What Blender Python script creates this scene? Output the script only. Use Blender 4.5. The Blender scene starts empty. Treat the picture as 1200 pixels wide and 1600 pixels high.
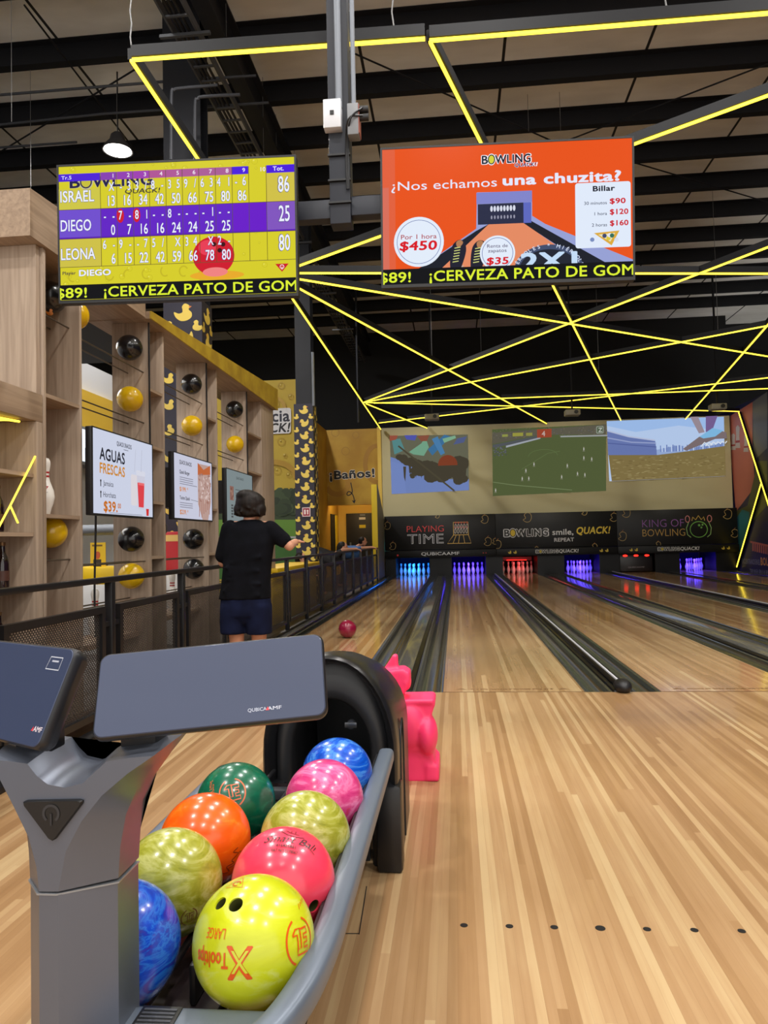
import bpy, bmesh, math, random
from mathutils import Vector, Matrix, noise
random.seed(7)
S = bpy.context.scene
COL = S.collection
PI = math.pi
V = Vector

# ------------------------------------------------------------------ camera model (1200x1600 frame)
F, PITCH, YAW, ROLL, CAMZ = 1150.05, 0.03877, -0.09564, -0.021876, 1.16178
_f = V((math.sin(YAW)*math.cos(PITCH), math.cos(YAW)*math.cos(PITCH), math.sin(PITCH)))
_r0 = V((math.cos(YAW), -math.sin(YAW), 0)); _u0 = _r0.cross(_f)
_r = _r0*math.cos(ROLL)+_u0*math.sin(ROLL)
_u = -_r0*math.sin(ROLL)+_u0*math.cos(ROLL)
CAM = V((0, 0, CAMZ))

def at(px, py, X=None, Y=None, Z=None, D=None):
    """world point seen at photo pixel (px,py) on the plane X=, Y=, Z= or at camera depth D"""
    d = _f+_r*((px-600)/F)-_u*((py-800)/F)
    if Y is not None: t = Y/d.y
    elif Z is not None: t = (Z-CAMZ)/d.z
    elif X is not None: t = X/d.x
    else: t = D
    return CAM+d*t

cam_d = bpy.data.cameras.new('camera'); cam = bpy.data.objects.new('camera', cam_d); COL.objects.link(cam)
cam_d.sensor_fit = 'VERTICAL'; cam_d.sensor_height = 36; cam_d.sensor_width = 27
cam_d.lens = F*36/1600; cam_d.clip_start = 0.05; cam_d.clip_end = 200
mw = Matrix.Identity(4)
for i, c in enumerate((_r, _u, -_f)):
    for k in range(3): mw[k][i] = c[k]
mw.translation = CAM
cam.matrix_world = mw
S.camera = cam
S.view_settings.view_transform = 'Standard'; S.view_settings.look = 'None'
S.view_settings.gamma = 1; S.view_settings.exposure = 0.0
S.view_settings.use_curve_mapping = False

# ------------------------------------------------------------------ materials
def lin(c):
    o = []
    for v in c:
        v = v/255.0
        o.append(v/12.92 if v <= 0.04045 else ((v+0.055)/1.055)**2.4)
    return (*o, 1.0)

MATS = {}
def pmat(name, col, rough=0.5, metal=0.0, coat=0.0, emit=None, es=0.0, spec=0.5, trans=0.0, alpha=1.0):
    if name in MATS: return MATS[name]
    m = bpy.data.materials.new(name); m.use_nodes = True
    b = m.node_tree.nodes['Principled BSDF']
    b.inputs['Base Color'].default_value = lin(col)
    b.inputs['Roughness'].default_value = rough
    b.inputs['Metallic'].default_value = metal
    b.inputs['Coat Weight'].default_value = coat
    b.inputs['Coat Roughness'].default_value = 0.08
    b.inputs['Specular IOR Level'].default_value = spec
    if trans: b.inputs['Transmission Weight'].default_value = trans
    if alpha < 1: b.inputs['Alpha'].default_value = alpha
    if emit is not None:
        b.inputs['Emission Color'].default_value = lin(emit)
        b.inputs['Emission Strength'].default_value = es
    MATS[name] = m
    return m

class NT:
    def __init__(s, m):
        s.t = m.node_tree; s.b = s.t.nodes['Principled BSDF']
    def n(s, typ, **k):
        nd = s.t.nodes.new(typ)
        for a, b in k.items():
            if a.startswith('i_'):
                key = a[2:]
                key = int(key) if key.isdigit() else key.replace('_', ' ')
                nd.inputs[key].default_value = b
            else: setattr(nd, a, b)
        return nd
    def l(s, a, b): s.t.links.new(a, b)
    def math(s, op, a, b=None):
        nd = s.n('ShaderNodeMath', operation=op)
        for i, v in enumerate((a, b)):
            if v is None: continue
            if isinstance(v, (int, float)): nd.inputs[i].default_value = v
            else: s.l(v, nd.inputs[i])
        return nd.outputs[0]
    def ramp(s, fac, stops, interp='LINEAR'):
        nd = s.n('ShaderNodeValToRGB'); e = nd.color_ramp.elements; nd.color_ramp.interpolation = interp
        while len(e) < len(stops): e.new(0.5)
        for el, (p, c) in zip(e, stops): el.position = p; el.color = lin(c)
        s.l(fac, nd.inputs[0]); return nd.outputs[0]
    def mix(s, fac, a, b, mode='MIX'):
        nd = s.n('ShaderNodeMix', data_type='RGBA', blend_type=mode)
        if isinstance(fac, (int, float)): nd.inputs[0].default_value = fac
        else: s.l(fac, nd.inputs[0])
        for i, v in ((6, a), (7, b)):
            if isinstance(v, tuple): nd.inputs[i].default_value = v
            else: s.l(v, nd.inputs[i])
        return nd.outputs[2]

def boards_mat(name, tones, bw, blen, rough, coat, seam=0.0, off=0.0, spec=0.5):
    m = pmat(name, (200, 160, 110), rough, 0, coat, spec=spec); t = NT(m)
    pos = t.n('ShaderNodeNewGeometry').outputs['Position']
    sp = t.n('ShaderNodeSeparateXYZ'); t.l(pos, sp.inputs[0])
    bx = t.math('FLOOR', t.math('DIVIDE', t.math('ADD', sp.outputs[0], 50+off), bw))
    w1 = t.n('ShaderNodeTexWhiteNoise', noise_dimensions='1D'); t.l(bx, w1.inputs['W'])
    yy = t.math('ADD', t.math('DIVIDE', sp.outputs[1], blen), t.math('MULTIPLY', w1.outputs[0], 7.3))
    seg = t.math('FLOOR', yy)
    cmb = t.n('ShaderNodeCombineXYZ'); t.l(bx, cmb.inputs[0]); t.l(seg, cmb.inputs[1])
    w2 = t.n('ShaderNodeTexWhiteNoise', noise_dimensions='2D'); t.l(cmb.outputs[0], w2.inputs['Vector'])
    # neighbours often share a tone: mix a three-board cluster value in
    b3 = t.math('FLOOR', t.math('DIVIDE', bx, 2.0))
    w3 = t.n('ShaderNodeTexWhiteNoise', noise_dimensions='1D'); t.l(b3, w3.inputs['W'])
    f = t.math('ADD', t.math('MULTIPLY', w2.outputs[0], 0.55), t.math('MULTIPLY', w3.outputs[0], 0.45))
    mp = t.n('ShaderNodeMapping', i_Scale=(75, 2.2, 1)); t.l(pos, mp.inputs[0])
    ns = t.n('ShaderNodeTexNoise', i_Scale=1.0, i_Detail=4.0, i_Distortion=0.6); t.l(mp.outputs[0], ns.inputs['Vector'])
    mp2 = t.n('ShaderNodeMapping', i_Scale=(9, 1.4, 1)); t.l(pos, mp2.inputs[0])
    ns2 = t.n('ShaderNodeTexNoise', i_Scale=1.0, i_Detail=3.0, i_Distortion=1.5); t.l(mp2.outputs[0], ns2.inputs['Vector'])
    f2 = t.math('ADD', f, t.math('MULTIPLY', t.math('SUBTRACT', ns.outputs[0], 0.5), 0.35))
    f2 = t.math('ADD', f2, t.math('MULTIPLY', t.math('SUBTRACT', ns2.outputs[0], 0.5), 0.3))
    c = t.ramp(f2, tones)
    if seam:
        fr = t.math('FRACT', t.math('DIVIDE', t.math('ADD', sp.outputs[0], 50+off), bw))
        e = t.math('LESS_THAN', fr, 0.03)
        c = t.mix(t.math('MULTIPLY', e, seam), c, lin((110, 75, 45)))
    t.l(c, t.b.inputs['Base Color'])
    return m

def grain_mat(name, c1, c2, rough=0.5, axis=2, sc=1.0, spec=.5):
    m = pmat(name, c1, rough, spec=spec); t = NT(m)
    pos = t.n('ShaderNodeNewGeometry').outputs['Position']
    s = [34*sc]*3; s[axis] = 1.6*sc
    mp = t.n('ShaderNodeMapping', i_Scale=tuple(s)); t.l(pos, mp.inputs[0])
    ns = t.n('ShaderNodeTexNoise', i_Scale=1.0, i_Detail=5.0, i_Distortion=0.8); t.l(mp.outputs[0], ns.inputs['Vector'])
    t.l(t.ramp(ns.outputs[0], [(0.3, c2), (0.7, c1)]), t.b.inputs['Base Color'])
    return m

def ball_mat(name, stops, scale=5.0, dist=2.5, seed=0.0, rough=0.24):
    m = pmat(name, stops[0][1], rough, 0, 0.35)
    m.node_tree.nodes['Principled BSDF'].inputs['Coat Roughness'].default_value = .13; t = NT(m)
    tc = t.n('ShaderNodeTexCoord').outputs['Object']
    mp = t.n('ShaderNodeMapping', i_Location=(seed, seed*0.7, seed*1.3), i_Rotation=(0.5+seed, 0.3, 0.8*seed), i_Scale=(1, 1, 2.4)); t.l(tc, mp.inputs[0])
    ns = t.n('ShaderNodeTexNoise', i_Scale=scale, i_Detail=6.0, i_Distortion=dist); ns.inputs['Roughness'].default_value = 0.6
    t.l(mp.outputs[0], ns.inputs['Vector'])
    t.l(t.ramp(ns.outputs[0], stops), t.b.inputs['Base Color'])
    return m

def noisy(name, c1, c2, scale=4, rough=0.6, coat=0.0, spec=.5):
    m = pmat(name, c1, rough, 0, coat, spec=spec); t = NT(m)
    pos = t.n('ShaderNodeNewGeometry').outputs['Position']
    ns = t.n('ShaderNodeTexNoise', i_Scale=scale, i_Detail=5.0); t.l(pos, ns.inputs['Vector'])
    t.l(t.ramp(ns.outputs[0], [(0.35, c2), (0.65, c1)]), t.b.inputs['Base Color'])
    return m

BLACK = pmat('black_satin', (22, 22, 25), 0.45)
BLACKM = pmat('black_paint', (24, 25, 28), 0.6)
STEEL = pmat('painted_beam', (20, 21, 26), 0.7, spec=.3)
STEELB = pmat('blue_black_steel', (26, 28, 35), 0.55, spec=.35)
CHROME = pmat('galvanised', (122, 127, 135), 0.55, 0.5)
GREY = pmat('kiosk_grey', (104, 110, 124), 0.34, 0.45)
RACKG = pmat('rack_grey', (104, 114, 128), 0.38, 0.25)
WHITE = pmat('white_plastic', (225, 225, 225), 0.4)
OAK = grain_mat('oak_veneer', (180, 160, 140), (150, 130, 112), 0.55, 2)
OAKH = grain_mat('oak_veneer_lengthwise', (172, 148, 124), (142, 120, 100), 0.55, 1)
LED = pmat('led_yellow', (60, 55, 10), 0.5, emit=(255, 222, 62), es=3.2)
SKIN = pmat('skin', (196, 140, 112), 0.5)
DARKWOOD = grain_mat('brown_kickboard', (88, 66, 50), (66, 48, 38), 0.5, 1)

# ------------------------------------------------------------------ mesh builder
OFF = {}
def catmull(p, n=8, closed=False):
    out = []; L = len(p)
    rng = range(L if closed else L-1)
    for i in rng:
        if closed: a, b, c, d = p[(i-1) % L], p[i], p[(i+1) % L], p[(i+2) % L]
        else: a, b, c, d = p[max(i-1, 0)], p[i], p[i+1], p[min(i+2, L-1)]
        a, b, c, d = map(V, (a, b, c, d))
        for k in range(n):
            t = k/n
            out.append(0.5*((2*b)+(c-a)*t+(2*a-5*b+4*c-d)*t*t+(3*b-a-3*c+d)*t**3))
    if not closed: out.append(V(p[-1]))
    return out

class MB:
    def __init__(s): s.bm = bmesh.new()
    def box(s, x0, x1, y0, y1, z0, z1, bev=0.0, seg=2, M=None):
        vs = [s.bm.verts.new((x, y, z)) for x in (x0, x1) for y in (y0, y1) for z in (z0, z1)]
        fs = [s.bm.faces.new([vs[i] for i in q]) for q in ((0, 1, 3, 2), (4, 6, 7, 5), (0, 4, 5, 1), (2, 3, 7, 6), (0, 2, 6, 4), (1, 5, 7, 3))]
        if M is not None: bmesh.ops.transform(s.bm, matrix=M, verts=vs)
        if bev:
            es = list({e for f in fs for e in f.edges})
            bmesh.ops.bevel(s.bm, geom=es, offset=bev, segments=seg, profile=0.5, affect='EDGES')
        return s
    def hexa(s, p):
        """eight corners: bottom ring 0-3, top ring 4-7"""
        vs = [s.bm.verts.new(q) for q in p]
        for q in ((3, 2, 1, 0), (4, 5, 6, 7), (0, 1, 5, 4), (1, 2, 6, 5), (2, 3, 7, 6), (3, 0, 4, 7)): s.bm.faces.new([vs[i] for i in q])
        return s
    def prism(s, pts, f, w0, w1):
        a = [s.bm.verts.new(f(u, v, w0)) for u, v in pts]; b = [s.bm.verts.new(f(u, v, w1)) for u, v in pts]
        n = len(pts)
        s.bm.faces.new(a[::-1]); s.bm.faces.new(b)
        for i in range(n): s.bm.faces.new([a[i], a[(i+1) % n], b[(i+1) % n], b[i]])
        return s
    def rings(s, rs, closed=True, caps=True):
        R = [[s.bm.verts.new(p) for p in r] for r in rs]; n = len(R[0])
        for a, b in zip(R, R[1:]):
            for i in range(n if closed else n-1):
                s.bm.faces.new([a[i], a[(i+1) % n], b[(i+1) % n], b[i]])
        if caps and closed:
            s.bm.faces.new(R[0][::-1]); s.bm.faces.new(R[-1])
        return s
    def tube(s, path, r, n=10, closed=False, caps=True):
        P = [V(p) for p in path]; L = len(P); rs = []
        rad = r if isinstance(r, (list, tuple)) else [r]*L
        t0 = (P[1]-P[0]).normalized()
        up = V((0, 0, 1)) if abs(t0.z) < 0.9 else V((0, 1, 0))
        nx = t0.cross(up).normalized()
        for i in range(L):
            if closed: t = (P[(i+1) % L]-P[i-1]).normalized()
            else: t = (P[min(i+1, L-1)]-P[max(i-1, 0)]).normalized()
            nx = (nx-t*nx.dot(t)).normalized(); ny = t.cross(nx)
            rs.append([P[i]+(nx*math.cos(2*PI*k/n)+ny*math.sin(2*PI*k/n))*rad[i] for k in range(n)])
        if closed:
            rs.append(rs[0]); s.rings(rs, True, False); bmesh.ops.remove_doubles(s.bm, verts=s.bm.verts, dist=1e-6)
        else: s.rings(rs, True, caps)
        return s
    def bar(s, p0, p1, w, h, up=(0, 0, 1)):
        """rectangular bar from p0 to p1, w across, h along up"""
        p0, p1 = V(p0), V(p1); t = (p1-p0).normalized(); sd = t.cross(V(up)).normalized(); u = sd.cross(t)
        c = [(-.5, -.5), (.5, -.5), (.5, .5), (-.5, .5)]
        s.rings([[p+sd*w*a+u*h*b for a, b in c] for p in (p0, p1)]); return s
    def lathe(s, prof, c=(0, 0, 0), n=24, caps=True):
        c = V(c)
        s.rings([[c+V((r*math.cos(2*PI*k/n), r*math.sin(2*PI*k/n), z)) for k in range(n)] for r, z in prof], True, caps); return s
    def ell(s, c, r, u=20, v=14, M=None):
        if isinstance(r, (int, float)): r = (r, r, r)
        T = Matrix.Translation(V(c)) @ (M.to_4x4() if M else Matrix.Identity(4)) @ Matrix.Diagonal((*r, 1))
        bmesh.ops.create_uvsphere(s.bm, u_segments=u, v_segments=v, radius=1, matrix=T); return s
    def cone(s, p0, p1, r0, r1, n=14):
        return s.tube([p0, p1], [r0, r1], n)
    def cap(s, p0, p1, r0, r1, n=14):
        s.tube([p0, p1], [r0, r1], n); s.ell(p0, r0, n, 8); s.ell(p1, r1, n, 8); return s
    def mesh(s, name):
        bmesh.ops.recalc_face_normals(s.bm, faces=s.bm.faces)
        me = bpy.data.meshes.new(name); s.bm.to_mesh(me); s.bm.free(); return me
    def build(s, name, mat, parent=None, smooth=40):
        return link(name, s.mesh(name), mat, parent, smooth)

def link(name, me, mat, parent=None, smooth=40):
    for m in (mat if isinstance(mat, (list, tuple)) else [mat]):
        if m is not None: me.materials.append(m)
    o = bpy.data.objects.new(name, me); COL.objects.link(o)
    if smooth:
        me.polygons.foreach_set('use_smooth', [True]*len(me.polygons))
        me.set_sharp_from_angle(angle=math.radians(smooth))
    if parent is None:
        vs = [v.co for v in me.vertices]
        lo = V([min(v[i] for v in vs) for i in range(3)]); hi = V([max(v[i] for v in vs) for i in range(3)])
        c = V(((lo.x+hi.x)/2, (lo.y+hi.y)/2, lo.z))
        me.transform(Matrix.Translation(-c)); o.location = c; OFF[o.name] = c
    else:
        c = OFF[parent.name]; me.transform(Matrix.Translation(-c)); o.parent = parent; OFF[o.name] = c
    return o

def thing(name, loc, label, cat, group=None):
    o = bpy.data.objects.new(name, None); COL.objects.link(o); o.location = V(loc); o.empty_display_size = 0.1
    OFF[o.name] = V(loc); return tag(o, label, cat, group)

def tag(o, label, cat, group=None, kind=None):
    o['label'] = label; o['category'] = cat
    if group: o['group'] = group
    if kind: o['kind'] = kind
    return o

def struct(o, label=None):
    o['kind'] = 'structure'
    if label: o['label'] = label
    return o

def dup(root, loc, label, group=None):
    r = root.copy(); COL.objects.link(r); r.location = V(loc); r['label'] = label; OFF[r.name] = V(loc)
    if group: r['group'] = group
    for ch in list(root.children):
        c = ch.copy(); COL.objects.link(c); c.parent = r
        for g in list(ch.children):
            d = g.copy(); COL.objects.link(d); d.parent = c
    return r

def blob(name, fill, mat, parent, voxel=0.012, smooth_it=6, fac=0.5):
    """one continuous skin over overlapping limbs: voxel remesh + smoothing, applied"""
    mb = MB(); fill(mb); me = mb.mesh(name)
    o = bpy.data.objects.new('tmp', me); COL.objects.link(o)
    r = o.modifiers.new('r', 'REMESH'); r.mode = 'VOXEL'; r.voxel_size = voxel; r.use_smooth_shade = True
    if smooth_it:
        sm = o.modifiers.new('s', 'SMOOTH'); sm.iterations = smooth_it; sm.factor = fac
    dg = bpy.context.evaluated_depsgraph_get()
    m2 = bpy.data.meshes.new_from_object(o.evaluated_get(dg)); bpy.data.objects.remove(o); m2.name = name
    return link(name, m2, mat, parent, 180)

# ------------------------------------------------------------------ flat graphics: text and shapes as thin layered faces
TXT = {}
def text_mesh(s, bold=0.0, spacing=1.0):
    k = (s, bold, spacing)
    if k in TXT: return TXT[k]
    cu = bpy.data.curves.new('t', 'FONT'); cu.body = s; cu.size = 1; cu.resolution_u = 3; cu.offset = bold; cu.space_character = spacing
    o = bpy.data.objects.new('t', cu); COL.objects.link(o)
    dg = bpy.context.evaluated_depsgraph_get()
    me = bpy.data.meshes.new_from_object(o.evaluated_get(dg))
    vs = [(v.co.x, v.co.y) for v in me.vertices]; fs = [tuple(p.vertices) for p in me.polygons]
    bpy.data.objects.remove(o); bpy.data.curves.remove(cu); bpy.data.meshes.remove(me)
    if vs:
        x0 = min(v[0] for v in vs); x1 = max(v[0] for v in vs)
        vs = [(x-x0, y) for x, y in vs]; w = x1-x0
    else: w = 0
    TXT[k] = (vs, fs, w); return TXT[k]

class Canvas:
    """drawing surface w x h, origin top-left, y down"""
    def __init__(s, w, h): s.w, s.h, s.items, s.layer = w, h, [], 0
    def add(s, vs, fs, col):
        s.items.append((vs, fs, col, s.layer)); s.layer += 1
    def poly(s, pts, col): s.add([tuple(p)[:2] for p in pts], [tuple(range(len(pts)))], col)
    def rect(s, x0, y0, x1, y1, col): s.poly([(x0, y0), (x1, y0), (x1, y1), (x0, y1)], col)
    def ell(s, cx, cy, rx, ry, col, n=28): s.poly([(cx+rx*math.cos(2*PI*i/n), cy+ry*math.sin(2*PI*i/n)) for i in range(n)], col)
    def rrect(s, x0, y0, x1, y1, r, col):
        p = []
        for cx, cy, a in ((x1-r, y0+r, -PI/2), (x1-r, y1-r, 0), (x0+r, y1-r, PI/2), (x0+r, y0+r, PI)):
            p += [(cx+r*math.cos(a+PI/2*k/5), cy+r*math.sin(a+PI/2*k/5)) for k in range(6)]
        s.poly(p, col)
    def ring(s, cx, cy, rx, ry, w, col, n=32, a0=0, a1=2*PI):
        s.line([(cx+rx*math.cos(a0+(a1-a0)*i/n), cy+ry*math.sin(a0+(a1-a0)*i/n)) for i in range(n+1)], w, col)
    def line(s, pts, w, col):
        P = [V((p[0], p[1], 0)) for p in pts]; L = len(P); vs = []; fs = []
        cl = (P[0]-P[-1]).length < 1e-6
        for i in range(L):
            if cl: a, b = P[i-1] if i else P[-2], P[i+1] if i < L-1 else P[1]
            else: a, b = P[max(i-1, 0)], P[min(i+1, L-1)]
            t = (b-a).normalized(); n = V((-t.y, t.x, 0))*w/2
            vs += [tuple((P[i]+n)[:2]), tuple((P[i]-n)[:2])]
        for i in range(L-1): fs.append((2*i, 2*i+1, 2*i+3, 2*i+2))
        s.add(vs, fs, col)
    def text(s, t, x, y, h, col, bold=0.0, align='L', sx=1.0, shear=0.0, maxw=None, rot=0.0, spacing=1.0, clip=None, outline=None, ow=0.03):
        """h = cap height; y = baseline"""
        if outline is not None: s.text(t, x, y, h, outline, bold+ow, align, sx, shear, maxw, rot, spacing+bold*1.3, clip)
        if bold > 0: spacing = spacing+(bold*1.3 if outline is None and ow != 0.0301 else bold*1.3)
        vs, fs, w = text_mesh(t, min(bold, 0.0), spacing); k = h/0.70
        if bold > 0:      # heavier strokes: the same outline repeated a hair to each side
            n_ = 4 if bold < .02 else 8
            sh = [(0, 0)]+[(bold*.8*math.cos(2*PI*(i+.5)/n_), bold*.8*math.sin(2*PI*(i+.5)/n_)) for i in range(n_)]
        else: sh = [(0, 0)]
        kx = k*sx
        if maxw: kx = maxw/w
        ox = {'L': 0, 'C': -w*kx/2, 'R': -w*kx}[align]
        c, n = math.cos(rot), math.sin(rot)
        for j, (dx, dy) in enumerate(sh):
            out = []
            for a, b in vs:
                a, b = a+dx, b+dy
                px = ox+a*kx+b*k*shear; py = -b*k
                out.append((x+px*c-py*n, y+px*n+py*c))
            s.items.append((out, fs, col, s.layer+.04*j))
        s.layer += 1
    def build(s, name, parent, f, mode='diffuse', es=1.0, sub=None, rough=0.5):
        """f(u,v,layer) -> world point (u,v in canvas units)"""
        mats = []; idx = {}; bm = bmesh.new()
        for vs, fs, col, ly in s.items:
            if col not in idx:
                idx[col] = len(mats)
                nm = '%s_%s_%d_%d_%d' % ((mode+('%.2f' % es if mode != 'diffuse' else ''),)+((name,) if 0 else ('ink',))+col)
                if mode == 'proj': m = pmat(nm, (2, 2, 2), 1, emit=col, es=es, spec=0)
                elif mode == 'emit': m = pmat(nm, (2, 2, 2), 0.22, emit=col, es=es, spec=0.06)
                else: m = pmat(nm, col, rough)
                mats.append(m)
            bv = [bm.verts.new((a, b, ly)) for a, b in vs]
            for fc in fs:
                fv = [bv[i] for i in fc]
                if any(not (-1e-6 <= vs[i][0] <= s.w+1e-6 and -1e-6 <= vs[i][1] <= s.h+1e-6) for i in fc):
                    pts = [vs[i] for i in fc]
                    for ax, lim, sg in ((0, 0, 1), (0, s.w, -1), (1, 0, 1), (1, s.h, -1)):
                        o2 = []
                        for q, p in enumerate(pts):
                            pp = pts[q-1]; a, b = (pp[ax]-lim)*sg, (p[ax]-lim)*sg
                            if (a < 0) != (b < 0):
                                k_ = a/(a-b); o2.append((pp[0]+(p[0]-pp[0])*k_, pp[1]+(p[1]-pp[1])*k_))
                            if b >= 0: o2.append(p)
                        pts = o2
                        if not pts: break
                    if len(pts) < 3: continue
                    fv = [bm.verts.new((a, b, ly)) for a, b in pts]
                try: nf = bm.faces.new(fv); nf.material_index = idx[col]
                except ValueError: pass
        bmesh.ops.delete(bm, geom=[v for v in bm.verts if not v.link_faces], context='VERTS')
        if sub:
            bmesh.ops.triangulate(bm, faces=[q for q in bm.faces if len(q.verts) > 4])
            for _ in range(3):
                le = [e for e in bm.edges if e.calc_length() > sub]
                if not le: break
                bmesh.ops.subdivide_edges(bm, edges=le, cuts=1)
        for v in bm.verts: v.co = f(v.co.x, v.co.y, v.co.z)
        me = bpy.data.meshes.new(name); bm.to_mesh(me); bm.free()
        o = link(name, me, None, parent, 0)
        for m in mats: o.data.materials.append(m)
        return o

def plane_map(o, ux, uy, w, h, nrm, eps=0.0005, base=0.0008):
    """canvas -> plane: o = top-left corner, ux/uy = vectors along the full width / height (down)"""
    o, ux, uy, nrm = V(o), V(ux), V(uy), V(nrm).normalized()
    return lambda u, v, l: o+ux*(u/w)+uy*(v/h)+nrm*(base+eps*l)

DUCK = [(-.52, -.16), (-.3, -.04), (-.1, -.06), (-.06, -.2), (-.06, -.36), (.1, -.48), (.27, -.4), (.33, -.28), (.26, -.14), (.38, .04), (.34, .26), (.1, .38), (-.22, .36), (-.46, .14)]
def duck(cv, cx, cy, s, col, flip=1, rot=0.0, beak=None, outline=None, lw=1.0):
    c, n = math.cos(rot), math.sin(rot)
    def tr(p): 
        x, y = p[0]*s*flip, p[1]*s
        return (cx+x*c-y*n, cy+x*n+y*c)
    pts = [tr(p) for p in catmull([(a, b, 0) for a, b in DUCK], 4, True)]
    if outline: cv.line(pts+[pts[0]], lw, outline)
    else: cv.poly(pts, col)
    if beak: cv.poly([tr(p) for p in ((.29, -.34), (.44, -.27), (.3, -.2))], beak)
# ================================================================== SETTING
FOUL = 5.656; HEAD = FOUL+18.288
LW = 1.054
LC = [-1.375, 0.406, 2.02, 3.93, 5.62, 7.44]          # lane centres
LEFTS = [c-LW/2 for c in LC]; RIGHTS = [c+LW/2 for c in LC]

T_APP = [(0.14, (150, 114, 77)), (0.36, (163, 127, 88)), (0.55, (173, 138, 99)), (0.74, (184, 152, 111)), (0.92, (194, 166, 124))]
T_LANE = [(p_, tuple(min(255, int(v_*1.10)) for v_ in c_)) for p_, c_ in T_APP]
APP = boards_mat('approach_maple_boards', T_APP, 0.027, 3.2, 0.33, 0.12, 0.35, spec=0.4)
LANE = boards_mat('lane_maple_boards', T_LANE, LW/39*1.5, 4.0, 0.12, 0.35, 0.25, spec=0.45)
CONC = noisy('grey_floor', (92, 88, 86), (74, 70, 68), 2.0, 0.5)

def S_(name, mb, mat, label=None, **k):
    return struct(mb.build(name, mat, **k), label)

fl = S_('floor', MB().box(-2.3, 9.0, -6, FOUL, -0.2, 0), APP)
S_('floor', MB().box(-12, -2.3, -6, 26.5, -0.2, -0.001), CONC)
S_('floor', MB().box(-2.3, 9.0, FOUL, 26.5, -0.5, -0.3), BLACKM)
dots = MB()
for i, px in enumerate((725, 796, 866, 938, 1011, 1085, 1159)):
    p = at(px, 1446+i*1.5, Z=0); dots.lathe([(0.0115 if i != 3 else 0.015, 0.0003), (0.0115 if i != 3 else 0.015, 0.0011)], (p.x, p.y, 0), 16)
dots.build('guide_dots', BLACK, fl)
seam = MB()
a, b = at(573, 1385, Z=0), at(561, 1460, Z=0); seam.bar(a+V((0, 0, .0006)), b+V((0, 0, .0006)), 0.003, 0.001)
a, b = at(540, 1459, Z=0), at(561, 1459, Z=0); seam.bar(a+V((0, 0, .0006)), b+V((0, 0, .0006)), 0.003, 0.001)
seam.build('board_joint', BLACKM, fl)
S_('baseboard_left', MB().box(-2.36, -2.3, -3, FOUL, 0.0, 0.13, 0.006), DARKWOOD)

# roof
RZ = 8.45
ROOF = pmat('roof_insulation', (150, 140, 124), 0.8)
t = NT(ROOF); pos = t.n('ShaderNodeNewGeometry').outputs['Position']; sp = t.n('ShaderNodeSeparateXYZ'); t.l(pos, sp.inputs[0])
xa, xb = at(795, 0, Z=RZ).x, at(1040, 0, Z=RZ).x
ds = xb-xa
fr = t.math('FRACT', t.math('DIVIDE', t.math('SUBTRACT', sp.outputs[0], xa-30*ds-0.02), ds))
ln = t.math('LESS_THAN', fr, 0.045/ds)
mp = t.n('ShaderNodeMapping', i_Scale=(0.9, 2.4, 1)); t.l(pos, mp.inputs[0])
ns = t.n('ShaderNodeTexNoise', i_Scale=1.0, i_Detail=4.0); t.l(mp.outputs[0], ns.inputs['Vector'])
t.l(t.mix(ln, t.ramp(ns.outputs[0], [(0.3, (208, 206, 200)), (0.7, (230, 229, 224))]), lin((22, 21, 22))), t.b.inputs['Base Color'])
S_('ceiling', MB().box(-12.2, 14.2, -6.2, 27, RZ, RZ+0.2), ROOF)
S_('wall_back', MB().box(-12, 14, 26.5, 26.7, -0.3, RZ), pmat('black_wall', (12, 12, 14), 0.85))
S_('wall_left', MB().box(-12.2, -12, -6, 26.5, -0.2, RZ), pmat('dark_wall', (40, 39, 40), 0.8))
S_('wall_right', MB().box(14, 14.2, -6, 26.5, -0.2, RZ), MATS['dark_wall'])

# upper back wall: black cladding over the screen
S_('wall_back', MB().box(-12, 9.2, 25.4, 25.6, 4.86, RZ), MATS['black_wall'])

ORD = ['first', 'second', 'third', 'fourth', 'fifth', 'sixth', 'seventh', 'eighth', 'ninth', 'tenth', 'eleventh', 'twelfth']
for k in range(12):
    y = 8.53+1.346*k
    m = MB()
    m.box(-12, 14, y, y+0.012, 8.17, RZ-0.005); m.box(-12, 14, y+0.0121, y+0.14, 8.17, 8.182); m.box(-12, 14, y-.1, y-0.0001, RZ-0.017, RZ-0.005)
    tag(m.build('roof_purlin', STEEL, smooth=0), 'black steel roof purlin under pale insulation, %s counting from the top of the picture' % ORD[k], 'roof beam', 'roof purlins')

# rafter, struts, cable ladder along it
r = MB(); RX = -2.86
r.box(RX-.11, RX+.11, 4.5, 25.3, 7.62, 7.645); r.box(RX-.11, RX+.11, 6.5, 25.3, 8.12, 8.145); r.box(RX-.012, RX+.012, 6.5, 25.3, 7.646, 8.119)
tag(r.build('rafter', STEELB, smooth=0), 'dark grey I-beam rafter running back under the roof beside the cable ladder', 'roof beam')
a = at(283, 40, Z=7.1); LX = a.x+0.02
lad = thing('cable_ladder', (LX, 12, 7.1), 'long metal cable ladder hanging below the rafter at upper left', 'cable tray')
for dx in (-.14, .14): MB().box(LX+dx-.012, LX+dx+.012, 5, 24, 7.06, 7.16).build('side_rail', pmat('ladder_steel', (72, 74, 78), 0.5, .3), lad)
rg = MB()
for i in range(64): rg.box(LX-.13, LX+.13, 5.1+i*.295, 5.13+i*.295, 7.07, 7.09)
rg.build('rungs', MATS['ladder_steel'], lad)
cb = MB()
for dx in (-.07, -.02, .04): cb.tube([(LX+dx, 5, 7.11), (LX+dx, 24, 7.11)], .018, 8)
cb.build('cables', BLACK, lad)
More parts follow.
